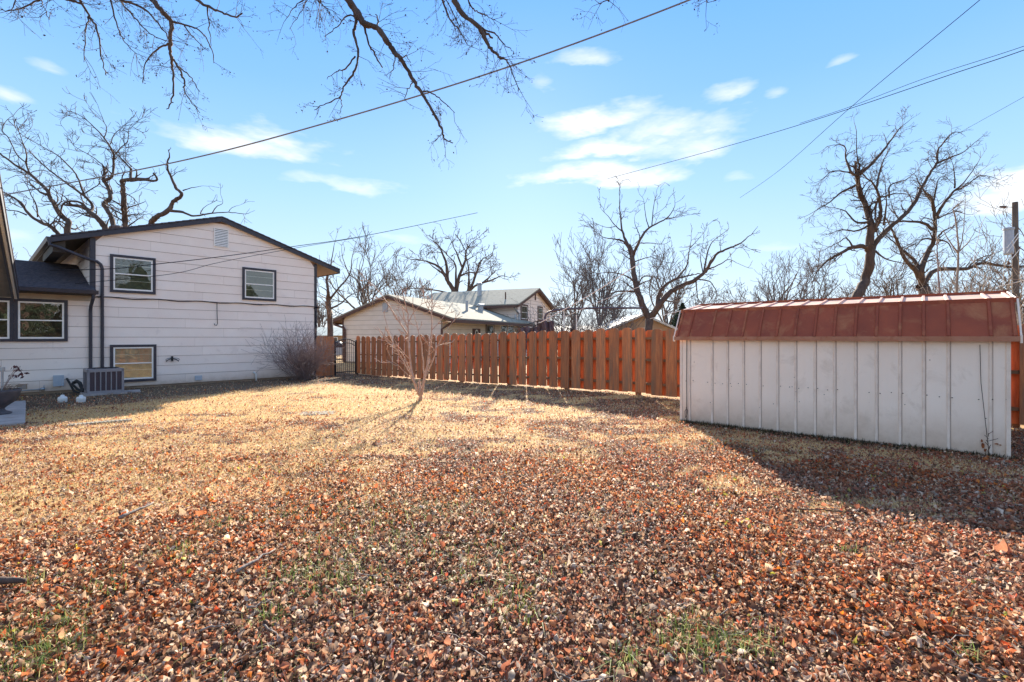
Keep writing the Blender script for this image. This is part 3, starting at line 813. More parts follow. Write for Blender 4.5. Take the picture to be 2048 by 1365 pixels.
for s, w_ in ((.04, .05), (1.15, .03)):
    b = MB(); b.box(GF, s-w_, s+w_, -.05, .05, gzv-.05, gzv+1.60); b.build('post', M['black_iron'], gate)

# ------------------------------------------------------------------ SHED
seams = [.165, .569, .835, 1.099, 1.36, 1.626, 1.887, 2.159, 2.418, 2.685, 2.939, 3.211, 3.472, 3.731, 4.143]
shed = empty('metal_shed', Vector((3.18, 9.04, 0)), 'off white metal shed with a rusty red gambrel roof on the lawn at right', 'shed')
SL_, SW, EZ = 4.318, 2.6, 1.575
edges = [0]+seams+[SL_]
BZ, BP, RZ_, RP = 2.115, .27, 2.262, 1.3
b = MB()
prof = [(0.03, -.02), (SW-.03, -.02), (SW-.03, EZ), (SW-BP, BZ-.03), (RP, RZ_-.03), (BP, BZ-.03), (0.03, EZ)]
b.prism([SF(.02, p, z) for p, z in prof], [SF(SL_-.02, p, z) for p, z in prof]); b.build('inner_frame', M['seam'], shed)
for i in range(len(edges)-1):
    a_, c_ = edges[i]+.006, edges[i+1]-.006
    b = MB(); nz = 6; nx = 4
    rr = random.Random(i)
    grid = [[SF(a_+(c_-a_)*x/nx, -.004*math.sin(PI*x/nx)*(1+rr.random())+ (0 if 0 < x < nx else .004), .0+EZ*z/nz) for x in range(nx+1)] for z in range(nz+1)]
    base = len(b.v)
    for row in grid: b.v += [tuple(p) for p in row]
    for z in range(nz):
        for x in range(nx):
            q = base+z*(nx+1)+x; b.f.append((q, q+1, q+nx+2, q+nx+1)); b.m.append(0)
    b.box(SF, a_, c_, .008, .02, 0, EZ)
    b.build('wall_panel', M['shed_wall'], shed, smooth=False)
for s in seams:
    b = MB(); b.prism([SF(s-.020, 0, -.01), SF(s-.010, -.010, -.01), SF(s+.010, -.010, -.01), SF(s+.020, 0, -.01)], [SF(s-.020, 0, EZ), SF(s-.010, -.010, EZ), SF(s+.010, -.010, EZ), SF(s+.020, 0, EZ)])
    b.box(SF, s+.0215, s+.0245, -.0025, .004, 0, EZ, 1)
    b.build('rib', [M['shed_rib'], M['seam']], shed)
for s0_, s1_ in ((-.012, .03), (SL_-.03, SL_+.012)):
    b = MB(); b.box(SF, s0_, s1_, -.018, .05, -.01, EZ); b.build('corner_post', M['shed_rib'], shed)
# end walls and back
b = MB(); b.prism([SF(-.008, p, z) for p, z in prof], [SF(.018, p, z) for p, z in prof]); b.build('end_wall', M['shed_wall'], shed)
b = MB(); b.prism([SF(SL_-.018, p, z) for p, z in prof], [SF(SL_+.008, p, z) for p, z in prof]); b.build('end_wall', M['shed_wall'], shed)
b = MB(); b.box(SF, 0, SL_, SW-.028, SW, 0, EZ); b.build('back_wall', M['shed_wall'], shed)
# roof panels
redges = [-.075]+seams+[SL_+.075]
def slope(name, p0, z0, p1, z1, m, ribm, th=.012):
    n = Vector((0, -(z1-z0), (p1-p0))).normalized()
    for i in range(len(redges)-1):
        a_, c_ = redges[i]+.003, redges[i+1]-.003
        b = MB()
        b.hexa([SF(a_, p0, z0-th), SF(c_, p0, z0-th), SF(c_, p1, z1-th), SF(a_, p1, z1-th), SF(a_, p0, z0), SF(c_, p0, z0), SF(c_, p1, z1), SF(a_, p1, z1)])
        b.build('roof_panel', M[m], shed)
    sgn = 1 if p1 > p0 else -1
    ny, nz = (-(z1-z0)*sgn, abs(p1-p0)); L = math.hypot(ny, nz); ny /= L; nz /= L
    for s in seams + [redges[0]+.03, redges[-1]-.03]:
        b = MB(); hgt = .020
        A = [SF(s-.022, p0, z0-.002), SF(s-.014, p0+ny*hgt, z0+nz*hgt), SF(s+.014, p0+ny*hgt, z0+nz*hgt), SF(s+.022, p0, z0-.002)]
        B = [SF(s-.022, p1, z1-.002), SF(s-.014, p1+ny*hgt, z1+nz*hgt), SF(s+.014, p1+ny*hgt, z1+nz*hgt), SF(s+.022, p1, z1-.002)]
        b.prism(A, B); b.build('roof_rib', M[ribm], shed)
slope('l', -.075, EZ+.035, BP-.02, BZ-.03, 'shed_roof', 'shed_roof')
slope('u', BP, BZ, RP, RZ_, 'shed_top', 'shed_top')
slope('ub', SW-BP, BZ, RP, RZ_, 'shed_top', 'shed_top')
slope('lb', SW+.075, EZ+.035, SW-BP+.02, BZ-.03, 'shed_roof', 'shed_roof')
for pp in (BP, SW-BP):
    b = MB(); sg = -1 if pp < RP else 1
    b.box(SF, -.09, SL_+.10, pp-.028, pp+.028, BZ-.045, BZ+.016); b.build('bend_trim', M['shed_roof'], shed)
b = MB(); b.box(SF, -.09, SL_+.10, RP-.05, RP+.05, RZ_-.005, RZ_+.035); b.build('ridge_cap', M['shed_roof'], shed)
b = MB(); b.box(SF, -.10, SL_+.11, -.098, -.060, EZ-.030, EZ+.038); b.build('eave_trim', mat('orange_rust_trim', (.36, .14, .07), (.44, .20, .12), 5, .5, dirt=(.30, .08, .03), dscale=8), shed)
for s in (-.11, SL_+.088):
    b = MB(); b.box(SF, s, s+.022, -.105, -.05, EZ-.05, EZ+.05)
    b.tube([SF(s+.01, -.08, EZ+.03), SF(s+.01, BP-.04, BZ-.01)], .012, 5)
    b.tube([SF(s+.01, BP-.04, BZ-.01), SF(s+.01, RP, RZ_+.02)], .012, 5)
    b.build('end_trim', M['shed_rib'], shed)
b = MB(); rr = random.Random(8)
for s in list(np.arange(.1, 4.3, .131)):
    z = .78+rr.gauss(0, .008)
    if rr.random() < .8:
        c = SF(s, -.006, z); b.lathe(c, [(.001, -.006), (.008, -.004), (.008, .004), (.001, .006)], 6)
for k in range(14):
    c = SF(rr.uniform(.2, 4.2), -.006, rr.uniform(.3, 1.4)); b.lathe(c, [(.001, -.005), (.007, -.003), (.007, .003), (.001, .005)], 5)
b.build('screws', M['black_iron'], shed)
for (s, z, r1, r2) in ((4.07, .16, .014, .030), (4.09, .10, .010, .018), (4.20, .20, .018, .007), (4.235, .19, .010, .005), (4.06, .22, .008, .016)):
    ring = [SF(s+r1*math.cos(a)*(1+.3*rr.random()), -.0175 if s > 4.1 else -.0145, z+r2*math.sin(a)*(1+.4*rr.random())) for a in np.linspace(0, 2*PI, 11)[:-1]]
    b = MB(); b.prism(ring, [p+Vector((.649, .7607, 0))*.008 for p in ring]); b.build('rust_spot', M['rust'], shed)
b = MB(); b.tube([SF(.12, -.02, EZ-.03), SF(.118, -.022, .8), SF(.12, -.02, .02)], .006, 5)
b.tube([SF(.12, -.025, .28), SF(.09, -.03, .22), SF(.10, -.04, .10), SF(.13, -.04, .16), SF(.14, -.03, .24), SF(.11, -.03, .30)], .005, 5)
b.build('cable', M['black_rubber'], shed)
b = MB(); b.tube([SF(4.04, -.03, 1.5), SF(4.05, -.03, 1.0), SF(4.09, -.04, .5), SF(4.13, -.05, .02)], .0038, 5)
for k in range(10):
    z = .05+.03*k; b.tube([SF(4.12, -.045, z), SF(4.12+rr.gauss(0, .05), -.08, z+.05)], .004, 3)
o = b.build('dead_vine', M['bark'], None, loc=SF(4.13, -.05, 0)); tag(o, 'thin dark dead vine hanging down the right end of the shed wall', 'vine')

# ------------------------------------------------------------------ NEIGHBOUR HOUSE
NX = (.912, -.41)
AFr = frame(-11.6, 33.0, .912, -.41, -.41, -.912)        # (a, out, z) low wing gable wall
ASr = frame(-4.37, 29.75, .41, .912, .912, -.41)         # side wall, a = back along it
nb = empty('neighbour_house', AFr(4, 0, -.2), 'beige split level neighbouring house with pale grey roofs behind the wooden fence', 'house')
AW = 7.92; AM = AW/2; ASL = .325; AEZ = 2.93
def aroof(a): return 4.40-ASL*abs(a-AM)
b = MB()
b.prism([AFr(0, 0, -.3), AFr(AW, 0, -.3), AFr(AW, 0, AEZ), AFr(AM, 0, AEZ+ASL*AM), AFr(0, 0, AEZ)],
        [AFr(0, -18, -.3), AFr(AW, -18, -.3), AFr(AW, -18, AEZ), AFr(AM, -18, AEZ+ASL*AM), AFr(0, -18, AEZ)])
b.build('wall', M['beige_seam'], nb)
def agt(z):
    if z <= AEZ: return (0.02, AW-.02)
    d = (z-AEZ)/ASL; return (d, AW-d)
siding(nb, AFr, .02, AW-.02, -.05, 4.1, .31, agt, 'beige', gap=.016)
siding(nb, ASr, .02, 11.6, -.05, AEZ-.1, .31, None, 'beige', gap=.016)
b = MB()
for (x0, x1) in ((-1.02, AM), (AM, AW+1.0)):
    z0, z1 = aroof(x0), aroof(x1)
    b.hexa([AFr(x0, .3, z0-.09), AFr(x1, .3, z1-.09), AFr(x1, -13.4, z1-.09), AFr(x0, -13.4, z0-.09), AFr(x0, .3, z0), AFr(x1, .3, z1), AFr(x1, -13.4, z1), AFr(x0, -13.4, z0)])
nroof = b.build('roof', M['shingle_grey'], nb)
for (x0, x1) in ((-1.02, AM), (AM, AW+1.0)):
    b = MB(); z0, z1 = aroof(x0), aroof(x1)
    b.hexa([AFr(x0, .25, z0-.28), AFr(x1, .25, z1-.28), AFr(x1, .29, z1-.28), AFr(x0, .29, z0-.28), AFr(x0, .25, z0-.092), AFr(x1, .25, z1-.092), AFr(x1, .29, z1-.092), AFr(x0, .29, z0-.092)])
    b.build('rake_board', M['brown'], nroof)
for x in (-1.02, AW+.98):
    b = MB(); b.box(AFr, x-.02, x+.10, -13.3, .24, aroof(x)-.30, aroof(x)-.10); b.build('gutter', M['brown'], nroof)
b = MB(); b.quad(AFr(AW, .24, AEZ-.02), AFr(AW+.96, .24, aroof(AW+.96)-.24), AFr(AW+.96, -13, aroof(AW+.96)-.24), AFr(AW, -13, AEZ-.02)); b.build('soffit', M['brown'], nroof)
b = MB(); b.quad(AFr(-.02, .24, AEZ-.02), AFr(-.98, .24, aroof(-.98)-.24), AFr(-.98, -13, aroof(-.98)-.24), AFr(-.02, -13, AEZ-.02)); b.build('soffit', M['brown'], nroof)
b = MB(); b.box(AFr, -.04, .06, .0, .05, -.1, AEZ); b.build('corner_board', M['brown'], nb)
downspout(nb, [AFr(-.95, .1, 2.55), AFr(-.6, .12, 2.45), AFr(.15, .12, 2.25), AFr(.22, .10, 2.1), AFr(.22, .10, -.1)], .12, m='brown')
downspout(nb, [AFr(AW+.9, -.2, 2.6), AFr(AW+.4, -.1, 2.35), AFr(AW+.08, .08, 2.1), AFr(AW+.08, .08, -.1)], .12, m='brown')
b = MB(); b.box(AFr, AM-.55, AM-.15, .03, .06, 3.25, 3.85); b.build('gable_vent', M['metal_grey'], nb)
# door and windows on the side wall
b = MB(); b.box(ASr, 3.9, 5.0, .03, .07, 0, 2.2); dr = b.build('door', M['brown'], nb)
ring = [ASr(4.45+.26*math.cos(a), .071, 1.75+.40*math.sin(a)) for a in np.linspace(0, 2*PI, 15)[:-1]]
b = MB(); b.poly(ring); b.build('door_glass', M['white'], dr)
ring = [ASr(4.45+.18*math.cos(a), .075, 1.75+.32*math.sin(a)) for a in np.linspace(0, 2*PI, 15)[:-1]]
b = MB(); b.poly(ring); b.build('pane', M['room'], dr)
window(nb, ASr, 5.9, 7.25, 1.15, 2.62, casing='brown', glass='glass', cw=.10, lines=False)
window(nb, ASr, 8.35, 9.7, 1.15, 2.62, casing='white', glass='glass', cw=.08, lines=False)
window(nb, ASr, 9.71, 11.0, 1.15, 2.62, casing='white', glass='glass', cw=.08, lines=False)
# tall part
BA0, BA1, BM = 11.62, 19.9, 15.76
BEZ = 4.62
def broof(a): return 6.12-.36*abs(a-BM)
b = MB()
b.prism([ASr(BA0, .03, -.3), ASr(BA1, .03, -.3), ASr(BA1, .03, BEZ), ASr(BM, .03, BEZ+.36*(BM-BA0)-.1), ASr(BA0, .03, BEZ)],
        [ASr(BA0, -10.5, -.3), ASr(BA1, -10.5, -.3), ASr(BA1, -10.5, BEZ), ASr(BM, -10.5, BEZ+.36*(BM-BA0)-.1), ASr(BA0, -10.5, BEZ)])
b.build('wall', M['beige_seam'], nb)
def bgt(z):
    if z <= BEZ: return (BA0+.02, BA1-.02)
    d = (z-BEZ)/.36; return (BA0+d, BA1-d)
BSr = frame(*ASr(0, .035, 0).xy, .41, .912, .912, -.41)
siding(nb, BSr, BA0+.02, BA1-.02, -.05, 6.0, .31, bgt, 'siding', gap=.022)
BLr = frame(*ASr(BA0, 0, 0).xy, -.912, .41, -.41, -.912)
siding(nb, BLr, .0, 10.4, 2.0, BEZ, .31, None, 'siding', gap=.016)
b = MB()
for (x0, x1) in ((BA0-.75, BM), (BM, BA1+.75)):
    z0, z1 = broof(x0), broof(x1)
    b.hexa([ASr(x0, .5, z0-.09), ASr(x1, .5, z1-.09), ASr(x1, -11, z1-.09), ASr(x0, -11, z0-.09), ASr(x0, .5, z0), ASr(x1, .5, z1), ASr(x1, -11, z1), ASr(x0, -11, z0)])
br = b.build('roof', M['shingle_grey'], nb)
for (x0, x1) in ((BA0-.75, BM), (BM, BA1+.75)):
    b = MB(); z0, z1 = broof(x0), broof(x1)
    b.hexa([ASr(x0, .46, z0-.30), ASr(x1, .46, z1-.30), ASr(x1, .50, z1-.30), ASr(x0, .50, z0-.30), ASr(x0, .46, z0-.092), ASr(x1, .46, z1-.092), ASr(x1, .50, z1-.092), ASr(x0, .50, z0-.092)])
    b.quad(ASr(x0, .45, z0-.22), ASr(x1, .45, z1-.22), ASr(x1, -10.9, z1-.22), ASr(x0, -10.9, z0-.22)); b.build('rake_board', M['brown'], br)
b = MB(); x = BA0-.75; b.box(ASr, x-.08, x, -10.9, .45, broof(x)-.30, broof(x)-.1); b.build('gutter', M['brown'], br)
downspout(nb, [ASr(BA0-.7, .1, broof(x)-.3), ASr(BA0+.25, .12, broof(x)-.8), ASr(BA0+.30, .12, 0)], .11, m='metal_grey')
window(nb, BSr, 12.3, 13.9, 3.05, 4.45, casing='brown', q=.03, cw=.14, lines=False)
window(nb, BSr, 16.3, 17.6, 3.15, 4.5, casing='brown', q=.03, cw=.14, lines=False)
b = MB(); b.box(BSr, 15.6, 15.85, .03, .06, 5.0, 5.6); b.build('gable_vent', M['brown'], nb)
def pipe(c, r, h, name, m='metal_grey', capr=None, parent=nroof):
    b = MB(); pr = [(r, -.3), (r, h)]
    if capr: pr += [(capr, h), (capr, h+.15), (r*.5, h+.2)]
    pr += [(.01, pr[-1][1]+.001)]
    b.lathe(c, pr, 12); b.build(name, M[m], parent, smooth=False)
pipe(AFr(6.6, -5.5, aroof(6.6)), .10, .75, 'vent_pipe')
pipe(AFr(5.9, -9.0, aroof(5.9)), .22, .35, 'roof_vent', capr=.34)
pipe(ASr(14.0, -4.8, broof(14.0)), .20, 1.0, 'flue', capr=.30, parent=br)
pipe(ASr(12.4, -1.4, broof(12.4)), .06, .6, 'vent_pipe', m='brown', parent=br)
pipe(AFr(8.0, -11.2, aroof(8.0)), .07, .4, 'vent_pipe')

# tan garage gable
CF = frame(*at(1195, 675, 32).xy, 1, 0, 0, -1)
gr = empty('garage', CF(2.7, 0, -.1), 'small tan garage gable with a pale roof behind the fence under the forked tree', 'garage')
apx = at(1285, 628, 32); ha = apx.z; ax_ = apx.x-CF(0, 0, 0).x; wr = at(1357, 658, 32).x-CF(0, 0, 0).x
b = MB(); pr = [(.1, -.2), (wr-.1, -.2), (wr-.1, 2.0), (ax_, ha-.12), (.1, 1.85)]
b.prism([CF(x, 0, z) for x, z in pr], [CF(x, -7, z) for x, z in pr]); b.build('wall', M['tan'], gr)
for (x0, z0, x1, z1) in ((-.45, 1.72, ax_, ha), (ax_, ha, wr+.35, 1.98)):
    b = MB(); b.hexa([CF(x0, .35, z0-.14), CF(x1, .35, z1-.14), CF(x1, -7.3, z1-.14), CF(x0, -7.3, z0-.14), CF(x0, .35, z0), CF(x1, .35, z1), CF(x1, -7.3, z1), CF(x0, -7.3, z0)])
    b.build('roof', M['pale_roof'], gr)
# distant low houses
def far_house(px0, px1, pytop, pyeave, d, name, label, wall, roofm):
    a_ = at(px0, 675, d); c_ = at(px1, 675, d); F = frame(a_.x, a_.y, 1, 0, 0, -1)
    o = empty(name, F((c_.x-a_.x)/2, 0, -.1), label, 'house'); w = c_.x-a_.x
    ze = at(0, pyeave, d).z; zt = at(0, pytop, d+4).z
    b = MB(); b.box(F, .3, w-.3, -8, 0, -.3, ze); b.build('wall', M[wall], o)
    b = MB(); b.prism([F(-.3, .5, ze-.1), F(-.3, -4, zt), F(-.3, -8.5, ze-.1)], [F(w+.3, .5, ze-.1), F(w+.3, -4, zt), F(w+.3, -8.5, ze-.1)]); b.build('roof', M[roofm], o)
    for k in range(3):
        x = w*(.2+.28*k); b = MB(); b.box(F, x, x+1.2, .0, .05, .9, ze-.3)
        wo2 = b.build('window', M['white'], o); b = MB(); b.box(F, x+.1, x+1.1, .051, .06, 1.0, ze-.4); b.build('pane', M['room'], wo2)
far_house(560, 688, 655, 670, 62, 'far_house', 'low distant house with a grey green roof seen left of the neighbouring gable', 'tan', 'green_roof')
far_house(1100, 1190, 652, 664, 70, 'far_house', 'low distant house with a pale roof seen between the canopy frame and the tan garage', 'beige', 'pale_roof')
far_house(1420, 1560, 640, 662, 80, 'far_house', 'low distant house mostly hidden behind the left end of the shed roof', 'beige', 'pale_roof')
far_house(1960, 2120, 640, 664, 60, 'far_house', 'low distant house hidden behind brush at the right edge', 'beige', 'pale_roof')

# parked car seen through the gate
cz = float(gz(-14, 38)); ccx, ccy = at(665, 700, 39).xy
car = empty('parked_car', Vector((ccx, ccy, cz)), 'pale blue grey parked car seen through the bars of the iron gate', 'car')
CFr = frame(ccx, ccy, .96, .28, .28, -.96, cz)
b = MB(); side_p = [(-2.2, .3), (2.2, .3), (2.25, .62), (2.1, .80), (1.2, .92), (.6, 1.38), (-.9, 1.42), (-1.6, 1.0), (-2.2, .92)]
b.prism([CFr(x, -.85, z) for x, z in side_p], [CFr(x, .85, z) for x, z in side_p]); b.build('body', M['car_paint'], car, bevel=.04)
for (x0, x1, x2, x3) in ((-.05, 1.02, .55, -.05), (-1.4, -.12, -.12, -.88)):
    b = MB(); b.poly([CFr(x0, .865, .93), CFr(x1, .865, .93), CFr(x2, .865, 1.33), CFr(x3, .865, 1.35)]); b.build('side_window', M['ac_dark'], car)
for x in (-1.4, 1.4):
    for y in (-.80, .80):
        b = MB(); b.tube([CFr(x, y-.1, .32), CFr(x, y+.1, .32)], .32, 18); wo3 = b.build('wheel', M['tyre'], car)
        b = MB(); b.tube([CFr(x, y-.105, .32), CFr(x, y+.105, .32)], .19, 12); b.build('rim', M['metal_grey'], wo3)

# canopy frame with tarp behind the fence
cf0 = at(1100, 700, 24); cpy = empty('canopy_frame', Vector((cf0.x, cf0.y, -.1)), 'dark curved canopy pipe frame with bunched purple brown tarp behind the fence', 'canopy')
b = MB()
def curve(pts, n=6):
    P = [Vector(p) for p in pts]; out = []
    for i in range(len(P)-1):
        p0, p1, p2, p3 = P[max(i-1, 0)], P[i], P[i+1], P[min(i+2, len(P)-1)]
        for k in range(n):
            t = k/n
            out.append(.5*((2*p1)+(p2-p0)*t+(2*p0-5*p1+4*p2-p3)*t*t+(3*p1-p0-3*p2+p3)*t**3))
    out.append(P[-1]); return out
b.tube(curve([at(1089, 640, 24), at(1093, 628, 24), at(1105, 622, 24.2), at(1130, 619, 24.5), at(1180, 617, 25), at(1240, 616.5, 25.5), at(1285, 616.5, 26)]), .055, 8); b.build('ridge_pipe', M['tarp'], cpy)
for (x0, y0, x1, y1, d) in ((1128, 621, 1128, 690, 24.6), (1153, 630, 1153, 690, 25.2), (1086, 640, 1084, 690, 24)):
    b = MB(); b.tube([at(x0, y0, d), at(x1, y1+20, d)], .03, 6); b.build('post', M['pvc'], cpy)
b = MB(); b.tube(curve([at(1042, 655, 23.4), at(1062, 647, 23.6), at(1078, 643, 23.8), at(1100, 645, 24.0)]), .022, 6)
b.tube(curve([at(1056, 668, 23.4), at(1066, 655, 23.6), at(1085, 644, 23.8)]), .022, 6); b.tube(curve([at(1105, 645, 23.8), at(1130, 655, 24), at(1145, 660, 24.2)]), .02, 6)
b.tube([at(1092, 629, 24.2), at(1160, 630, 26)], .015, 5); b.build('brace', M['black_iron'], cpy)
b = MB(); rr = random.Random(4)
for (x0, x1, yt, d) in ((1036, 1078, 655, 23.5), (1074, 1108, 643, 23.8), (1140, 1148, 657, 24.2)):
    n = 9; rows = []
    for j in range(5):
        rows.append([at(x0+(x1-x0)*i/n, yt+(700-yt)*j/4+(rr.random()-.5)*4+ (3*math.sin(i*1.3) if j == 0 else 0), d+rr.random()*.25) for i in range(n+1)])
    base = len(b.v)
    for row in rows: b.v += [tuple(p) for p in row]
    for j in range(4):
        for i in range(n): q = base+j*(n+1)+i; b.f.append((q, q+1, q+n+2, q+n+1)); b.m.append(0)
    b.prism([at(x0, yt+6, d+.3), at(x1, yt+6, d+.3), at(x1, 700, d+.3), at(x0, 700, d+.3)], [at(x0, yt+6, d+.9), at(x1, yt+6, d+.9), at(x1, 700, d+.9), at(x0, 700, d+.9)])
b.build('tarp', M['tarp'], cpy)

# ------------------------------------------------------------------ utility pole and wires
pz = 22.0
pb = at(2032, 700, pz)
up = empty('utility_pole', Vector((pb.x, pb.y, 0)), 'weathered wooden utility pole with a transformer can at the right edge', 'utility pole')
b = MB(); b.tube([Vector((pb.x+.02, pb.y, -.3)), at(2030, 405, pz)], [.14, .105], 12); b.build('pole', M['pole'], up)
tcn = at(2017, 510, pz-.1)
b = MB(); b.lathe(tcn, [(.01, .0), (.16, .01), (.18, .06), (.18, 1.12), (.205, 1.14), (.205, 1.22), (.07, 1.26), (.01, 1.27)], 18); b.build('transformer', M['tank'], up, smooth=False)
for prof_, c_ in (([(.01, 0), (.05, .02), (.04, .12)], tcn+Vector((.1, -.1, -.12))), ([(.01, 0), (.06, .04), (.04, .14), (.01, .16)], at(2017, 530, pz)), ([(.01, -.08), (.06, 0), (.02, .08)], at(2038, 497, pz))):
    b = MB(); b.lathe(c_, prof_, 8); b.build('insulator', M['brown'], up)
b = MB(); b.tube([at(2029, 415, pz), at(2014, 414.5, pz), at(2011, 414.5, pz), at(2000, 414, pz)], [.012, .012, .06, .04], 8); b.build('insulator', M['brown'], up)
b = MB()
for (x0, y0, x1, y1) in ((2014, 496, 2037, 466), (2014, 506, 2037, 474), (2022, 520, 2040, 498)): b.tube([at(x0, y0, pz-.3), at(x1, y1, pz-.25)], .018, 5)
b.build('lead_wire', M['wire_white'], up)
GW = 'overhead wires crossing the yard'
def wire(pts, r, m, label, n=10):
    P = curve(pts, n); b = MB(); b.tube(P, r, 5)
    o = b.build('overhead_wire', M[m], None, loc=P[0]); tag(o, label, 'wire', GW)
wire([at(-40, 400, 12.8), at(10, 390, 12.5), at(350, 325, 11), at(640, 250, 10), at(1000, 140, 9), at(1380, 0, 8.2), at(1700, -140, 7.6)], .015, 'wire_grey', 'thick grey cable rising from the near roof to the top edge past the hanging branches')
wire([at(1215, 358, 40), at(1400, 308, 32), at(1560, 262, 27), at(1720, 211, 23), at(1900, 150, 20), at(2060, 96, 18), at(2300, 0, 16)], .016, 'wire', 'long black wire from the right edge sagging down to above the forked tree')
wire([at(1600, 247, 26), at(1700, 214, 23.6), at(1850, 157, 21), at(2050, 92, 18), at(2300, 0, 16)], .011, 'wire', 'thin black wire just above the long black one at the right edge')
wire([at(1480, 396, 40), at(1560, 340, 32), at(1705, 212, 22), at(1960, 0, 15), at(2040, -70, 13)], .012, 'wire', 'thin steep wire running from the top edge near the right corner')
wire([at(1890, 282, 30), at(2050, 193, 22), at(2200, 110, 18)], .009, 'wire', 'faint thin wire above the two crooked trees at the right edge')
wire([at(100, 541, 14), at(222, 538, 14.5), at(300, 530, 15.5), at(440, 514, 17), at(590, 493, 19), at(735, 471, 22), at(955, 426, 28)], .013, 'wire', 'dark wire crossing the upper wall and roof peak of the white house')
wire([at(150, 568, 14.6), at(345, 548, 16), at(440, 525, 17.2), at(600, 495, 19.4), at(735, 473, 22.3)], .009, 'wire', 'thin wire crossing the white wall just below the other one')
wire([at(1080, 646, 22), at(1180, 590, 21), at(1278, 528, 20)], .020, 'wire_white', 'bright white cable slanting up to the forked tree behind the fence')
wire([at(1130, 634, 22.5), at(1200, 603, 22), at(1282, 573, 21.5)], .012, 'wire_white', 'thin white cable below the bright one at the forked tree')
wire([at(1300, 638, 24), at(1370, 620, 23), at(1480, 600, 22)], .014, 'wire_white', 'white cable reaching from the forked tree over the left end of the shed roof')
wire([at(1990, 575, 19), at(2050, 560, 18), at(2120, 530, 17)], .018, 'wire_white', 'white cable passing the foot of the utility pole at the right edge')

# ------------------------------------------------------------------ TREES
class Tubes:
    def __init__(s): s.V = []; s.F = []; s.n = 0
    def add(s, P, R, sides):
        P = np.asarray(P, dtype=float); n = len(P); R = np.asarray(R, dtype=float)
        T = np.empty_like(P); T[1:-1] = P[2:]-P[:-2]; T[0] = P[1]-P[0]; T[-1] = P[-1]-P[-2]
        T /= (np.linalg.norm(T, axis=1, keepdims=True)+1e-9)
        ref = np.array([.31, .52, .79]) if abs(T[0, 2]) < .8 else np.array([.9, .3, .2])
        A = np.cross(T, ref); A /= (np.linalg.norm(A, axis=1, keepdims=True)+1e-9); B = np.cross(T, A)
        a = np.arange(sides)*2*PI/sides
        ring = P[:, None, :] + R[:, None, None]*(A[:, None, :]*np.cos(a)[None, :, None] + B[:, None, :]*np.sin(a)[None, :, None])
        s.V.append(ring.reshape(-1, 3))
        i = np.arange(n-1)[:, None]*sides; j = np.arange(sides)[None, :]; j2 = (j+1) % sides
        s.F.append((np.stack([i+j, i+j2, i+sides+j2, i+sides+j], -1).reshape(-1, 4))+s.n); s.n += n*sides
    def build(s, name, m, parent):
        return np_mesh(name, np.concatenate(s.V), np.concatenate(s.F), M[m], parent, smooth=True)

def grow(tb, p, d, L, r, lvl, rg, up=.05, wander=.22, ends=None, rmin=.004, nch=3.0):
    n = max(3, min(8, int(L/.22)+2)); st = L/(n-1); P = [p]; d = d/np.linalg.norm(d)
    for i in range(n-1):
        d = d + rg.normal(0, wander, 3); d[2] += up; d /= np.linalg.norm(d)
        P.append(P[-1]+d*st)
    R = np.linspace(r, max(rmin, r*.35), n)
    tb.add(P, R, 5 if r > .05 else (4 if r > .02 else 3))
    if ends is not None: ends.append(P[-1]); ends.append(P[-2])
    if lvl <= 0: return
    k = max(1, int(nch*(.6+.8*rg.random())))
    for _ in range(k):
        f = .2+.8*rg.random(); x = f*(n-1); i = min(int(x), n-2); q = P[i]+(P[i+1]-P[i])*(x-i)
        t = P[i+1]-P[i]; t /= np.linalg.norm(t); o = rg.normal(0, 1, 3); o -= t*o.dot(t); o /= np.linalg.norm(o)
        an = math.radians(rg.uniform(25, 60)); c = t*math.cos(an)+o*math.sin(an)
        grow(tb, q, c, L*rg.uniform(.4, .7), max(rmin, r*(1-.55*f)*.62), lvl-1, rg, up, wander, ends, rmin, nch)

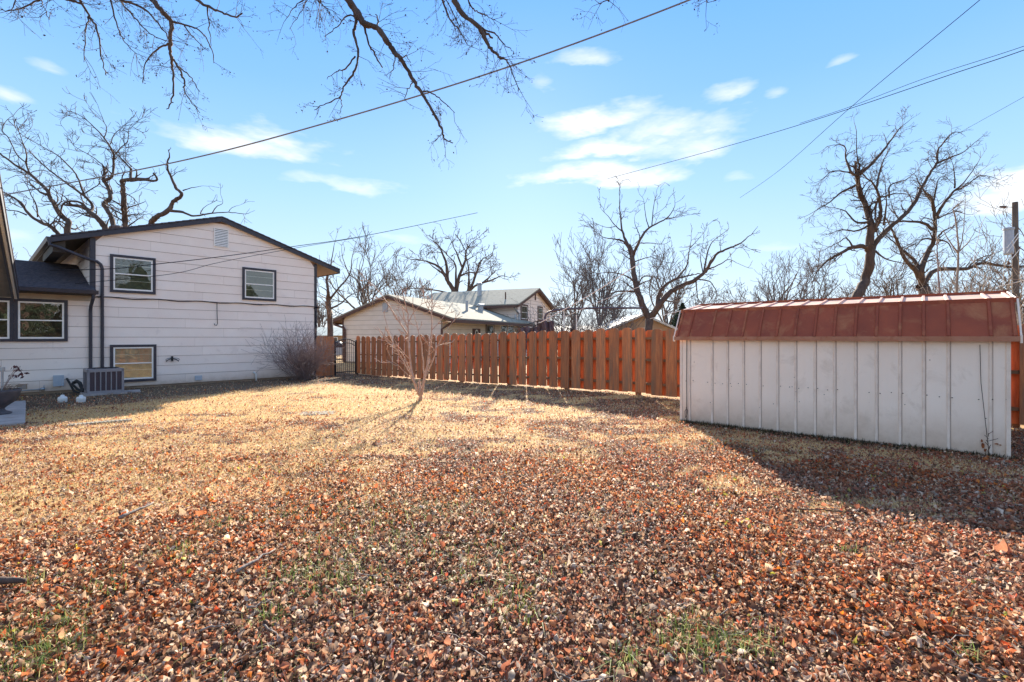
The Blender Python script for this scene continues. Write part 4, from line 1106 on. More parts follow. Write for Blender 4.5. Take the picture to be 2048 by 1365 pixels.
def traced_tree(name, label, cat, limbs, tr, depth, seed, bark='bark', twig='bark', dens=1.6, tw_len=1.0, lvl=2, group=None, base=None, rmin=.010, jd=1.2, up=.05, px=None, deadlimbs=(), nch=3.0, buds=0, wander=.22):
    """limbs: list of (r0,r1,[(x,y)..]) ; tr maps to photo pixels; each limb wanders in depth too"""
    rg = np.random.default_rng(seed)
    trunk, crown = Tubes(), Tubes(); ends = []
    dmap = {}
    for li, (r0, r1, pts) in enumerate(limbs):
        n = len(pts); key = None
        # a limb that starts on an earlier one starts at that one's depth
        best = None
        for (xx, yy), dd in dmap.items():
            q = (xx-pts[0][0])**2+(yy-pts[0][1])**2
            if best is None or q < best[0]: best = (q, dd)
        d0 = depth if best is None else best[1]
        drift = rg.uniform(-jd, jd)*(.3 if li == 0 else 1)
        P = []
        for i, (x, y) in enumerate(pts):
            dd = d0 + drift*(i/(n-1)) + (rg.normal(0, .12*jd) if i else 0)
            dmap[(x, y)] = dd
            X, Y = tr(x, y); P.append(at(X, Y, dd))
        C = np.array([tuple(v) for v in curve(P, 5)])
        C[1:] += rg.normal(0, r0*.035+.005, C[1:].shape)
        R = (r1+(r0-r1)*(1-np.linspace(0, 1, len(C)))**1.25)*.86*(1+.05*rg.normal(0, 1, len(C)))
        trunk.add(C, R, 8 if r0 > .08 else 5)
        L = float(np.sum(np.linalg.norm(np.diff(C, axis=0), axis=1)))
        if li in deadlimbs: continue
        k = int(L*dens*(.7+.6*rg.random()))
        for _ in range(k):
            f = .12+.88*rg.random()**.8; x = f*(len(C)-1); i = min(int(x), len(C)-2); q = C[i]+(C[i+1]-C[i])*(x-i)
            t = C[i+1]-C[i]; t /= (np.linalg.norm(t)+1e-9); o = rg.normal(0, 1, 3); o -= t*o.dot(t); o /= np.linalg.norm(o)
            an = math.radians(rg.uniform(30, 70)); c = t*math.cos(an)+o*math.sin(an)
            grow(crown, q, c, tw_len*rg.uniform(.4, 1.15), max(rmin*1.3, min(r0, r0*(1-f)+r1*f)*.30), lvl, rg, up, wander, ends, rmin, nch)
        # continue the limb tip
        t = C[-1]-C[-2]; grow(crown, C[-1], t, tw_len*.8, r1, lvl, rg, up, wander*.8, ends, rmin, nch)
    X, Y = tr(*limbs[0][2][0]) if base is None else base
    bp = at(X, 675, depth); o = empty(name, Vector((bp.x, bp.y, float(gz(bp.x, bp.y)))), label, cat, group)
    trunk.build('trunk', bark, o)
    crown.build('crown', twig, o)
    return o, ends

# big tree behind the white house
z1 = lambda x, y: (x*.2344, 200+y*.2344)
LA = [(.42, .30, [(720, 1990), (725, 1700), (700, 1420)]),
      (.24, .05, [(700, 1420), (600, 1250), (570, 1150), (585, 1040), (520, 990), (440, 850), (400, 770), (340, 710), (250, 630), (130, 555), (0, 460), (-120, 380)]),
      (.07, .02, [(250, 630), (225, 540), (225, 450), (180, 330), (150, 240)]),
      (.05, .015, [(225, 540), (140, 460), (70, 320), (20, 270), (45, 190), (120, 130)]),
      (.17, .04, [(600, 1250), (500, 1150), (430, 1080), (340, 1040), (250, 980), (180, 880), (100, 830), (30, 790), (-80, 740)]),
      (.06, .02, [(320, 1000), (310, 900), (260, 800), (230, 730)]),
      (.06, .03, [(230, 985), (150, 950), (70, 945)]),
      (.06, .04, [(430, 1070), (480, 1040), (560, 1110)]),
      (.24, .14, [(700, 1420), (860, 1200), (900, 1110), (830, 1010), (770, 960), (740, 930)]),
      (.09, .05, [(740, 930), (690, 880), (620, 865), (550, 880), (520, 940), (515, 1000)]),
      (.12, .04, [(770, 960), (790, 910), (740, 840), (620, 750), (540, 690), (420, 600), (290, 480)]),
      (.08, .02, [(730, 840), (690, 740), (670, 680), (620, 600), (500, 480), (430, 440), (330, 380), (200, 310)]),
      (.05, .02, [(720, 800), (800, 750), (850, 710), (830, 670)]),
      (.18, .12, [(860, 1200), (970, 1130), (960, 1040), (940, 980), (890, 890), (940, 840), (920, 740), (880, 690)]),
      (.11, .02, [(885, 690), (955, 655), (970, 560), (965, 450), (900, 340), (820, 250), (720, 160), (640, 110)]),
      (.05, .015, [(960, 640), (900, 580), (820, 510), (760, 470), (640, 400), (600, 350)]),
      (.04, .012, [(940, 430), (850, 400), (700, 390)]),
      (.05, .012, [(970, 480), (1040, 400), (1090, 350), (1100, 250), (1130, 200)]),
      (.04, .012, [(940, 380), (980, 290), (1040, 240), (1080, 200)]),
      (.04, .012, [(890, 320), (910, 250), (880, 170), (845, 80)]),
      (.20, .13, [(860, 1200), (1050, 1120), (1065, 1000), (1055, 880), (1050, 740), (1045, 690), (1110, 680)]),
      (.09, .02, [(1110, 685), (1120, 600), (1090, 560), (1000, 470), (940, 400)]),
      (.10, .06, [(1110, 690), (1220, 682), (1320, 692), (1340, 670), (1308, 625)]),
      (.04, .012, [(1120, 570), (1070, 500), (1070, 400)]),
      (.05, .012, [(1050, 790), (1140, 840), (1200, 930)]), (.04, .012, [(940, 890), (1000, 930), (1050, 1000)])]
treeA, _ = traced_tree('bare_tree', 'large bare crooked tree rising behind the low wing of the white house', 'tree', LA, z1, 30, 21, dens=2.3, tw_len=1.35, lvl=2, rmin=.011, deadlimbs=(0, 22), nch=2.6)
LB = [(.30, .24, [(1150, 1990), (1150, 1700), (1180, 1350)]),
      (.22, .05, [(1180, 1350), (1290, 1060), (1340, 1000), (1440, 940), (1480, 870), (1550, 810), (1500, 750), (1460, 660), (1430, 580), (1430, 520)]),
      (.10, .02, [(1450, 945), (1560, 960), (1650, 990), (1800, 970), (1950, 960), (2080, 975)]),
      (.04, .01, [(1710, 975), (1740, 920), (1830, 870)]), (.04, .01, [(1810, 968), (1850, 910), (1900, 880), (1880, 800)]),
      (.03, .01, [(1950, 958), (1980, 920), (2040, 900)]), (.05, .01, [(1560, 775), (1640, 750), (1730, 735)])]
traced_tree('bare_tree', 'bare tree leaning out behind the left slope of the white house roof', 'tree', LB, z1, 29, 23, dens=.55, tw_len=.8, lvl=1, rmin=.010, deadlimbs=(0,))
# forked tree in the middle
z2 = lambda x, y: (1080+x*.2344, 360+y*.2344)
LM = [(.30, .26, [(930, 1480), (925, 1300), (935, 1190)]),
      (.22, .16, [(935, 1190), (870, 1060), (830, 940), (800, 800), (785, 660)]),
      (.13, .015, [(785, 660), (750, 560), (700, 430), (680, 250), (680, 110)]),
      (.12, .02, [(790, 655), (850, 520), (930, 410), (1080, 330), (1150, 230)]),
      (.04, .012, [(930, 410), (900, 300), (885, 170)]), (.04, .012, [(955, 395), (970, 230), (1000, 80)]), (.03, .012, [(1080, 330), (1150, 325), (1210, 305)]),
      (.08, .015, [(760, 590), (700, 520), (620, 505), (540, 490), (470, 440)]), (.05, .012, [(700, 440), (640, 390), (580, 310), (520, 250)]),
      (.03, .01, [(640, 400), (560, 405), (460, 365)]), (.04, .01, [(852, 510), (845, 460), (810, 380), (805, 320)]), (.04, .02, [(860, 540), (940, 540), (1030, 550)]),
      (.05, .015, [(805, 700), (860, 680), (950, 660), (1050, 700)]),
      (.22, .03, [(935, 1190), (1010, 1080), (1100, 970), (1200, 910), (1330, 850), (1420, 770), (1500, 640), (1600, 590), (1710, 540), (1770, 490)]),
      (.16, .03, [(1000, 1090), (1010, 1000), (1050, 920), (1150, 850), (1260, 820), (1360, 800)]),
      (.07, .015, [(1160, 850), (1250, 740), (1270, 630), (1290, 510)]), (.03, .01, [(1285, 580), (1390, 460)]),
      (.06, .015, [(1400, 780), (1430, 620), (1480, 520), (1600, 430)]), (.05, .012, [(1420, 770), (1540, 720), (1610, 680), (1690, 715)]), (.04, .012, [(1390, 790), (1370, 660), (1380, 580)]),
      (.05, .012, [(1330, 850), (1450, 870), (1510, 980), (1460, 1060)]), (.05, .015, [(1330, 860), (1340, 960), (1350, 1060)]),
      (.08, .015, [(830, 960), (700, 950), (600, 970), (500, 1010)]), (.06, .02, [(835, 900), (880, 830), (960, 825), (1010, 850)]),
      (.07, .015, [(805, 870), (730, 820), (600, 790), (500, 800)]), (.05, .012, [(830, 930), (850, 820), (845, 740)])]
traced_tree('bare_tree', 'bare tree forking into two arms just behind the middle of the fence', 'tree', LM, z2, 26, 31, bark='bark', twig='bark_grey', dens=1.8, tw_len=1.0, lvl=2, rmin=.010, deadlimbs=(0,), nch=2.4)
# tree behind neighbour roof
z3 = lambda x, y: (780+x*.1758, 440+y*.1758)
LN = [(.75, .6, [(730, 1330), (735, 1100), (735, 900)]),
      (.42, .05, [(735, 900), (720, 800), (660, 700), (620, 620), (560, 540), (440, 480), (370, 465), (270, 450)]),
      (.25, .04, [(655, 690), (640, 500), (590, 370), (550, 290), (450, 220)]),
      (.38, .06, [(735, 900), (760, 780), (790, 640), (850, 480), (860, 370), (830, 300)]),
      (.10, .03, [(860, 370), (920, 270), (1000, 210)]), (.20, .04, [(750, 780), (750, 640), (740, 500), (650, 400), (560, 300)]),
      (.16, .03, [(820, 540), (760, 380), (720, 300), (715, 190)]), (.34, .05, [(735, 900), (890, 810), (970, 640), (1030, 470), (1110, 420)]),
      (.18, .03, [(890, 800), (900, 620), (880, 480), (870, 400)]), (.22, .04, [(900, 815), (990, 740), (1150, 690), (1260, 640), (1340, 650)]),
      (.15, .03, [(800, 640), (900, 600), (1000, 600), (1130, 550)]), (.18, .04, [(700, 860), (640, 830), (500, 800), (330, 780), (210, 780)]),
      (.10, .03, [(870, 460), (980, 400)]), (.15, .03, [(620, 620), (500, 540), (440, 490)]), (.12, .03, [(1050, 720), (1140, 640), (1160, 600)])]
traced_tree('bare_tree', 'spreading bare tree behind the ridge of the neighbouring pale roofs', 'tree', LN, z3, 60, 41, bark='bark', twig='bark_grey', dens=1.3, tw_len=2.2, lvl=2, rmin=.024, deadlimbs=(0,), nch=2.8)
# two crooked trees at right
z4 = lambda x, y: (1600+x*.2784, 240+y*.2784)
LR = [(.27, .20, [(380, 1560), (400, 1330), (430, 1230), (470, 1150), (505, 1000), (500, 900)]),
      (.20, .10, [(500, 900), (510, 760), (480, 640), (430, 520), (412, 400)]),
      (.08, .015, [(412, 395), (370, 380), (330, 280), (320, 190), (240, 180)]), (.07, .015, [(425, 390), (425, 330), (410, 270), (405, 90)]),
      (.09, .015, [(430, 390), (540, 290), (620, 190), (700, 80), (740, 40)]), (.05, .012, [(400, 400), (330, 375), (230, 370), (155, 430)]),
      (.07, .015, [(415, 465), (300, 520), (200, 600), (100, 660)]),
      (.14, .025, [(515, 950), (550, 870), (650, 770), (720, 710), (820, 600), (870, 500), (930, 390), (980, 310), (990, 220), (1060, 130), (1095, 95)]),
      (.06, .015, [(980, 315), (1080, 270), (1160, 240), (1245, 175)]), (.12, .02, [(480, 912), (380, 915), (290, 960), (200, 1010), (130, 1080), (100, 1140)]),
      (.12, .03, [(520, 800), (570, 720), (575, 600), (540, 480), (470, 410)]), (.06, .012, [(545, 490), (580, 350), (600, 290), (650, 190)]),
      (.07, .02, [(490, 740), (400, 735), (330, 660), (280, 640)]), (.06, .02, [(490, 700), (460, 560), (500, 480)]), (.06, .02, [(540, 940), (620, 1000), (740, 1030)]),
      (.06, .015, [(490, 760), (400, 800), (300, 790), (220, 820)]), (.06, .012, [(600, 760), (620, 600), (610, 440)]),
      (.05, .012, [(570, 560), (700, 530), (800, 540)]), (.05, .012, [(380, 915), (330, 850), (280, 880), (160, 940)]),
      (.05, .012, [(640, 560), (650, 470), (760, 430), (810, 390)]), (.07, .02, [(560, 560), (540, 680), (560, 800)])]
traced_tree('bare_tree', 'tall crooked bare tree just behind the shed with a dense tangle on its left', 'tree', LR, z4, 21, 51, dens=4.8, tw_len=.80, lvl=2, rmin=.0055, deadlimbs=(0,), nch=3.2, jd=.9)
LR2 = [(.34, .28, [(900, 1560), (900, 1300), (885, 1190)]),
       (.16, .05, [(885, 1190), (830, 1080), (760, 1010), (700, 880), (660, 790)]), (.12, .03, [(870, 1080), (800, 990), (720, 920), (640, 850)]),
       (.16, .08, [(885, 1190), (870, 1080), (920, 950), (960, 870), (970, 740), (962, 640)]),
       (.09, .03, [(962, 650), (940, 560), (900, 520), (870, 480)]), (.10, .015, [(975, 710), (1020, 620), (1110, 510), (1180, 450), (1270, 320)]),
       (.05, .012, [(1110, 510), (1200, 470), (1300, 400), (1430, 430)]), (.05, .012, [(1110, 490), (1110, 400), (1090, 290)]),
       (.09, .03, [(950, 790), (880, 740), (720, 730), (600, 740)]),
       (.13, .035, [(890, 1180), (960, 1090), (1060, 1070), (1200, 1070), (1300, 1030), (1450, 1050), (1550, 1060), (1640, 1040), (1750, 1010)]),
       (.06, .03, [(990, 840), (1030, 800), (1095, 770)]), (.05, .012, [(990, 710), (1110, 660), (1200, 680)]), (.06, .015, [(960, 860), (880, 860), (820, 930)]),
       (.05, .012, [(960, 600), (980, 480), (1000, 420), (1060, 400)]), (.05, .012, [(1200, 1070), (1280, 1000), (1400, 960)]), (.06, .015, [(980, 860), (1060, 880), (1100, 960)])]
traced_tree('bare_tree', 'wide bare tree with a broken limb and a long low branch behind the shed', 'tree', LR2, z4, 23, 53, dens=4.0, tw_len=.88, lvl=2, rmin=.006, deadlimbs=(0,), nch=2.9, jd=.9)
LS = [(.05, .018, [(1000, 1500), (1000, 1250), (990, 1000), (980, 880)])]
traced_tree('sapling', 'thin pale straight sapling behind the shed, left of the taller one', 'sapling', LS, z4, 16, 55, bark='bark_red', twig='bark_pale', dens=2.5, tw_len=.5, lvl=1, rmin=.005, jd=.2)
LS = [(.05, .02, [(1125, 1500), (1125, 1250), (1138, 950), (1115, 700), (1095, 640)]), (.03, .008, [(1138, 950), (1170, 830), (1185, 590)]), (.03, .008, [(1138, 950), (1210, 880), (1260, 800)]), (.03, .008, [(1138, 960), (1060, 850), (1020, 780)])]
traced_tree('sapling', 'tall forked pale sapling rising above the right part of the shed roof', 'sapling', LS, z4, 16, 57, bark='bark_pale', twig='bark_pale', dens=2.0, tw_len=.5, lvl=1, rmin=.005, jd=.2)
# tree with knot by the fence gap, left
z5 = lambda x, y: (620+x*.2638, 460+y*.2638)
LG = [(.22, .17, [(155, 1080), (155, 860), (150, 640)]), (.17, .07, [(150, 640), (140, 520), (138, 470), (125, 370)]), (.07, .02, [(150, 600), (230, 560), (300, 500), (360, 470)]),
      (.04, .015, [(138, 470), (100, 440), (60, 425)]), (.08, .012, [(148, 530), (220, 440), (300, 340), (320, 210), (350, 90)]), (.05, .01, [(130, 380), (160, 250), (180, 130), (190, 90)]),
      (.04, .01, [(300, 340), (400, 420), (430, 480)]), (.04, .01, [(300, 350), (250, 220), (240, 120)]), (.04, .01, [(150, 620), (90, 560), (60, 540)])]
traced_tree('bare_tree', 'bare tree with a knotted trunk just right of the white house behind the gate', 'tree', LG, z5, 26.5, 61, bark='bark_grey', twig='bark_pale', dens=1.5, tw_len=.9, lvl=2, rmin=.008, nch=2.2)

# sapling in the lawn
LSP = [(.052, .040, [(836, 1330), (838, 1290), (838, 1240)]),
       (.034, .010, [(832, 1250), (790, 1150), (760, 1000), (745, 800), (742, 640), (710, 520)]),
       (.034, .010, [(845, 1250), (870, 1120), (900, 960), (920, 800), (922, 640), (925, 500)]),
       (.016, .006, [(800, 1180), (740, 1060), (700, 980), (620, 840), (585, 720)]), (.018, .006, [(870, 1120), (930, 1000), (975, 860), (1080, 700)]),
       (.018, .006, [(742, 800), (640, 640), (550, 500), (460, 400)]), (.018, .006, [(865, 1130), (850, 900), (815, 740), (785, 620)]),
       (.014, .005, [(780, 1110), (700, 940), (640, 900), (600, 860)]), (.014, .005, [(745, 700), (790, 620), (850, 560)]), (.013, .005, [(922, 760), (980, 700), (1040, 620)]),
       (.012, .004, [(742, 760), (710, 640), (690, 560)]), (.012, .004, [(922, 640), (880, 560), (860, 500)]), (.012, .004, [(900, 960), (950, 900), (990, 870)]), (.012, .004, [(820, 1200), (760, 1120), (680, 1040), (620, 990)])]
LSP = [(a*1.4, c*1.4, p) for a, c, p in LSP]
spo, _ = traced_tree('young_tree', 'leafless multi stemmed young tree standing alone in the lawn before the fence', 'tree', LSP, z5, 12.25, 71, bark='sapling', twig='sapling', dens=3.2, tw_len=.42, lvl=1, rmin=.0072, jd=.35, up=.10, base=(840, 0), wander=.12)

# overhanging branches from the tree beside the camera
zA = lambda x, y: (x*.3418, y*.3418)
zB = lambda x, y: (560+x*.2637, y*.2637)
OB = [(.040, .008, zA, [(850, -110), (880, -20), (940, 60), (1000, 130), (995, 240), (1000, 330), (1010, 400), (1015, 540), (980, 640)]),
      (.020, .005, zA, [(1000, 330), (1040, 390), (1080, 480), (1080, 540), (1170, 660)]), (.012, .004, zA, [(1040, 390), (1120, 460), (1170, 540)]),
      (.016, .005, zA, [(998, 255), (920, 290), (850, 370), (835, 490)]), (.017, .005, zA, [(1005, 130), (1090, 150), (1180, 190), (1240, 290), (1250, 370)]),
      (.011, .004, zA, [(1080, 155), (1130, 220), (1220, 300)]), (.026, .008, zA, [(1090, -90), (1140, -10), (1220, 40), (1300, 75), (1380, 100), (1420, 75)]),
      (.012, .004, zA, [(1215, 40), (1225, 150), (1235, 280)]), (.020, .006, zA, [(440, -90), (460, -20), (520, 90), (570, 180), (595, 330), (620, 450)]),
      (.012, .004, zA, [(520, 95), (500, 200), (490, 360)]), (.024, .016, zA, [(250, -60), (330, -20), (440, 10), (480, 22)]),
      (.016, .004, zA, [(600, -90), (640, -10), (680, 130), (720, 230), (800, 320)]), (.020, .006, zA, [(640, -90), (720, 0), (850, 60), (950, 170), (990, 240)]),
      (.014, .005, zA, [(620, -90), (700, 0), (800, 120), (880, 200), (980, 245)]), (.018, .005, zA, [(330, -70), (240, -10), (120, 50), (0, 60)]), (.009, .004, zA, [(240, -10), (250, 20), (290, 120)]),
      (.014, .004, zA, [(60, -90), (90, -10), (60, 80)]),
      (.048, .007, zB, [(420, -160), (500, -30), (570, 80), (640, 180), (730, 210), (810, 310), (870, 400), (920, 450), (1000, 590), (1080, 720), (1160, 850), (1230, 990), (1240, 1045), (1310, 1090)]),
      (.026, .005, zB, [(565, 90), (575, 180), (560, 250), (590, 400), (565, 550), (490, 650), (460, 730), (370, 780), (260, 835)]),
      (.018, .010, zB, [(635, 185), (670, 320), (720, 420), (775, 515)]), (.012, .004, zB, [(570, 430), (500, 520), (430, 545), (350, 600)]),
      (.013, .004, zB, [(560, 120), (500, 130), (430, 210), (330, 280)]), (.014, .004, zB, [(1075, 700), (1140, 700), (1220, 760), (1330, 860)]),
      (.010, .004, zB, [(875, 420), (860, 510), (830, 590)]), (.010, .004, zB, [(1010, 620), (970, 680), (945, 760)]), (.014, .008, zB, [(735, 210), (745, 160), (730, 110)]),
      (.008, .003, zB, [(460, 730), (465, 800), (450, 880)]), (.010, .003, zB, [(920, 440), (960, 430), (990, 480)]),
      (.038, .005, zB, [(1240, -160), (1310, -20), (1390, 110), (1500, 200), (1550, 280), (1600, 370), (1670, 440), (1700, 445), (1745, 500), (1810, 690)]),
      (.018, .005, zB, [(1170, -150), (1220, -20), (1300, 160), (1370, 240), (1420, 350)]), (.020, .012, zB, [(1500, 205), (1560, 250), (1610, 290)]), (.014, .004, zB, [(1520, 210), (1640, 270), (1700, 340), (1780, 400)]),
      (.010, .006, zB, [(1200, -140), (1250, -20), (1370, 210)]), (.014, .004, zB, [(1380, -120), (1420, -10), (1480, 80), (1560, 120), (1630, 150)]),
      (.014, .004, zB, [(300, -120), (220, -20), (130, 30), (50, 140)]), (.008, .003, zB, [(220, -15), (140, 120), (70, 230)]), (.008, .003, zB, [(240, -90), (290, 0), (380, 110)]),
      (.010, .003, zA, [(1880, -40), (1860, 0), (1920, 60)]), (.012, .004, zB, [(2480, -60), (2500, -10), (2420, 30)]), (.012, .004, zB, [(3200, -90), (3230, -10), (3240, 20)])]
def overhead():
    rg = np.random.default_rng(77)
    ob = Vector((-9.3, 5.2, 0)); o = empty('overhanging_tree', ob, 'bare branches with tiny dry seed bits hanging into the top of the view', 'tree')
    trunk, crown = Tubes(), Tubes(); ends = []
    boughs = [[(-9.3, 5.2, -.3), (-9.2, 5.3, 2.5), (-8.8, 5.6, 5.2), (-7.6, 6.4, 7.6), (-5.2, 7.2, 8.3), (-2.6, 7.6, 8.6), (.2, 7.7, 8.5), (1.5, 7.4, 8.1)],
              [(-8.8, 5.6, 5.2), (-8.8, 5.2, 7.5), (-7.6, 4.2, 9.4), (-5.5, 3.5, 10.8)], [(-9.0, 5.5, 4.2), (-10.2, 5.2, 6.6), (-11.2, 4.2, 9.0)]]
    B0 = None
    for k, bpts in enumerate(boughs):
        C = np.array([tuple(v) for v in curve([Vector(p) for p in bpts], 8)])
        trunk.add(C, np.linspace(.30 if k == 0 else .16, .07, len(C)), 10)
        if k == 0: B0 = C[20:]
    dmap = []
    for (r0, r1, tr, pts) in OB:
        root = pts[0][1] < -30
        if root: d0 = 7.2+rg.uniform(-.6, .8)
        else:
            X0, Y0 = tr(*pts[0]); d0 = min(dmap, key=lambda e: (e[0]-X0)**2+(e[1]-Y0)**2)[2]
        dr = rg.uniform(-.5, .5); P = []
        for i, (x, y) in enumerate(pts):
            X, Y = tr(x, y); dd = d0+dr*i/(len(pts)-1)+(rg.normal(0, .04) if i else 0); dmap.append((X, Y, dd)); P.append(at(X, Y, dd))
        if root:   # join to the bough above the view
            p0 = np.array(tuple(P[0])); q = B0[np.argmin(np.linalg.norm(B0-p0, axis=1))]
            P.insert(0, Vector(q))
        C = np.array([tuple(v) for v in curve(P, 6)]); C[1:] += rg.normal(0, .006, C[1:].shape)
        trunk.add(C, np.linspace(r0*(1.3 if root else 1), r1, len(C))*(1+.08*rg.normal(0, 1, len(C))), 6)
        L = float(np.sum(np.linalg.norm(np.diff(C, axis=0), axis=1)))
        for _ in range(int(L*4.2)):
            f = .25+.75*rg.random(); x = f*(len(C)-1); i = min(int(x), len(C)-2); q = C[i]+(C[i+1]-C[i])*(x-i)
            t = C[i+1]-C[i]; t /= (np.linalg.norm(t)+1e-9); oo = rg.normal(0, 1, 3); oo -= t*oo.dot(t); oo /= np.linalg.norm(oo)
            c = t*.6+oo*.8
            grow(crown, q, c, rg.uniform(.15, .5), .0045, 2, rg, -.03, .2, ends, .0018, 2.6)
    trunk.build('trunk', 'bark', o); crown.build('crown', 'bark', o)
    # dry seed bits at the twig ends
    E_ = np.array(ends); keep = rg.random(len(E_)) < .5; E_ = E_[keep]
    V = []; F = []
    for k, e in enumerate(E_):
        s = rg.uniform(.009, .020); a = rg.normal(0, 1, 3); b_ = rg.normal(0, 1, 3); a /= np.linalg.norm(a); b_ /= np.linalg.norm(b_)
        e = e+rg.normal(0, .03, 3); c = np.cross(a, b_)
        V += [e-a*s, e+b_*s*.6, e+a*s, e-b_*s*.6+c*s*.4]; F.append([4*k, 4*k+1, 4*k+2, 4*k+3])
    so = np_mesh('seed_bits', np.array(V), np.array(F), M['bark'], o); so['kind'] = 'stuff'
overhead()

# generic far bare trees
def far_tree(px, d, top, spread, seed, label, bark='bark_far', n=6, r=None, group='bare trees beyond the fence', name='bare_tree', cat='tree', lvl=3, rmin=None, multi=False, pos=None, H=None):
    rg = np.random.default_rng(seed); base = at(px, 675, d) if pos is None else Vector((pos[0], pos[1], 0)); z0 = float(gz(base.x, base.y)); H = H or at(px, top, d).z-z0
    o = empty(name, Vector((base.x, base.y, z0)), label, cat, group)
    trunk, crown = Tubes(), Tubes(); r = r or H*.022; rmin = rmin or d*.00038
    hb = H*(.28 if not multi else .03)
    P = [np.array((base.x, base.y, z0-.2)), np.array((base.x+rg.normal(0, .1), base.y, z0+hb*.6)), np.array((base.x+rg.normal(0, .15), base.y, z0+hb))]
    trunk.add(P, [r*1.2, r, r*.9], 8)
    for k in range(n):
        a = 2*PI*(k+rg.random()*.6)/n; sp_ = spread*rg.uniform(.35, 1.0)
        d_ = np.array((math.cos(a)*sp_, math.sin(a)*sp_, 1.0))
        grow(crown, P[-1]-np.array((0, 0, rg.random()*hb*.3)), d_, (H-hb)*rg.uniform(.62, .85), r*.55, lvl, rg, .10, .16, None, rmin, 4.2)
    trunk.build('trunk', bark, o); crown.build('crown', bark, o)
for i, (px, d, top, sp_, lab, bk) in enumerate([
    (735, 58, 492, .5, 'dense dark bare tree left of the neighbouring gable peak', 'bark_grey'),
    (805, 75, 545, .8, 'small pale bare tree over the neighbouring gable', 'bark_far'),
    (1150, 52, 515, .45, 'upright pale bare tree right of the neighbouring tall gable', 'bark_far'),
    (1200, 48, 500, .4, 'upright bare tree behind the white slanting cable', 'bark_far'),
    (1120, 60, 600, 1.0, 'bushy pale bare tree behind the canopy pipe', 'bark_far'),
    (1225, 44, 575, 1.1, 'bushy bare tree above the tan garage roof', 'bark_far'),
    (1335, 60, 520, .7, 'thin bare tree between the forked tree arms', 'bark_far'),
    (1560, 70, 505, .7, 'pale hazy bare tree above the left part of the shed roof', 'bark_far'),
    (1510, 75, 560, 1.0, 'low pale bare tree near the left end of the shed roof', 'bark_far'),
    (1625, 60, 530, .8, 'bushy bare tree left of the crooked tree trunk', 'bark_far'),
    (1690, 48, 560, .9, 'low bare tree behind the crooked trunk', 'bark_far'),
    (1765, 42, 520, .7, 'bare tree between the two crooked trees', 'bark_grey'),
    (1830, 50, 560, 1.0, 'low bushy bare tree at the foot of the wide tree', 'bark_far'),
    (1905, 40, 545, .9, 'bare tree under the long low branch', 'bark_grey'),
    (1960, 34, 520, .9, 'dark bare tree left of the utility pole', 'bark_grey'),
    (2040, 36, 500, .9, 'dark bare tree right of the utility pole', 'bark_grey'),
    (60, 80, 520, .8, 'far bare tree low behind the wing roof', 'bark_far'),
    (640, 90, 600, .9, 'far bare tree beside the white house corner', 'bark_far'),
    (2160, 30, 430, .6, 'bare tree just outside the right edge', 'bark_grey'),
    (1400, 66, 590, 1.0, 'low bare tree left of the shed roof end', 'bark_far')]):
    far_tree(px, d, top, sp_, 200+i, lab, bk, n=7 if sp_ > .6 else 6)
# evergreen behind
def evergreen(px, d, top, wpx, seed, label, pos=None, H=None, W=None):
    rg = np.random.default_rng(seed); base = at(px, 675, d) if pos is None else Vector((pos[0], pos[1], 0)); H = H or at(px, top, d).z; W = W or wpx/960*d/2
    o = empty('evergreen_tree', Vector((base.x, base.y, -.1)), label, 'tree')
    b = MB(); b.tube([Vector((base.x, base.y, -.2)), Vector((base.x, base.y, H*.9))], [.15, .04], 6); b.build('trunk', M['bark'], o)
    n = 9000; h = rg.random(n)**.8; rad = W*(1-h**1.5)*np.sqrt(rg.random(n))*(.8+.4*fbm(h*9, rg.random(n)*3, 1, 2))
    a = rg.random(n)*2*PI; C = np.stack([base.x+rad*np.cos(a), base.y+rad*np.sin(a), .3+h*(H-.3)], -1)
    u = rg.normal(0, 1, (n, 3)); u /= np.linalg.norm(u, axis=1, keepdims=True); v = rg.normal(0, 1, (n, 3)); s = rg.uniform(.05, .14, (n, 1))*max(1, W/1.6)
    V = np.stack([C-u*s, C+u*s, C+v*s*.5], 1).reshape(-1, 3)
    np_mesh('crown', V, np.arange(3*n).reshape(-1, 3), M['evergreen'], o)
evergreen(1365, 40, 608, 85, 5, 'dark evergreen tree behind the left end of the shed roof')
evergreen(1425, 46, 611, 60, 6, 'smaller dark evergreen tree above the left end of the shed roof')

# unseen trees mirrored in the window panes; evergreens added to darken those reflections
for i, (x, y, h_) in enumerate([(14, -9, 9), (20, -14, 11), (9, -15, 10), (26, -7, 9), (15, -20, 12), (30, -18, 11)]):
    far_tree(0, 25, 0, .8, 400+i, ['bare tree behind the viewer nearest the shed side', 'tall bare tree behind the viewer', 'bare tree behind the viewer on the left', 'bare tree behind the viewer at far right', 'tallest bare tree behind the viewer', 'farthest bare tree behind the viewer'][i], 'bark', n=7, group='bare trees behind the viewer', pos=(x, y), H=h_, lvl=3, rmin=.018)
for i, (x, y, h_, w_) in enumerate([(13, -16, 6.5, 3.6), (20, -14, 7.5, 4.0), (28, -14, 7.0, 4.0), (24, -6, 9, 5), (29, 1, 10, 5), (36, 7, 10, 5)]):
    evergreen(0, 20, 0, 0, 40+i, ['unseen rounded evergreen added behind the viewer, left of three', 'unseen rounded evergreen added behind the viewer, middle of three', 'unseen rounded evergreen added behind the viewer, right of three', 'unseen tall evergreen added beside the viewer, nearest the shed', 'unseen tall evergreen added far to the right of the viewer', 'unseen tallest evergreen added far beyond the shed on the right'][i], pos=(x, y), H=h_, W=w_)

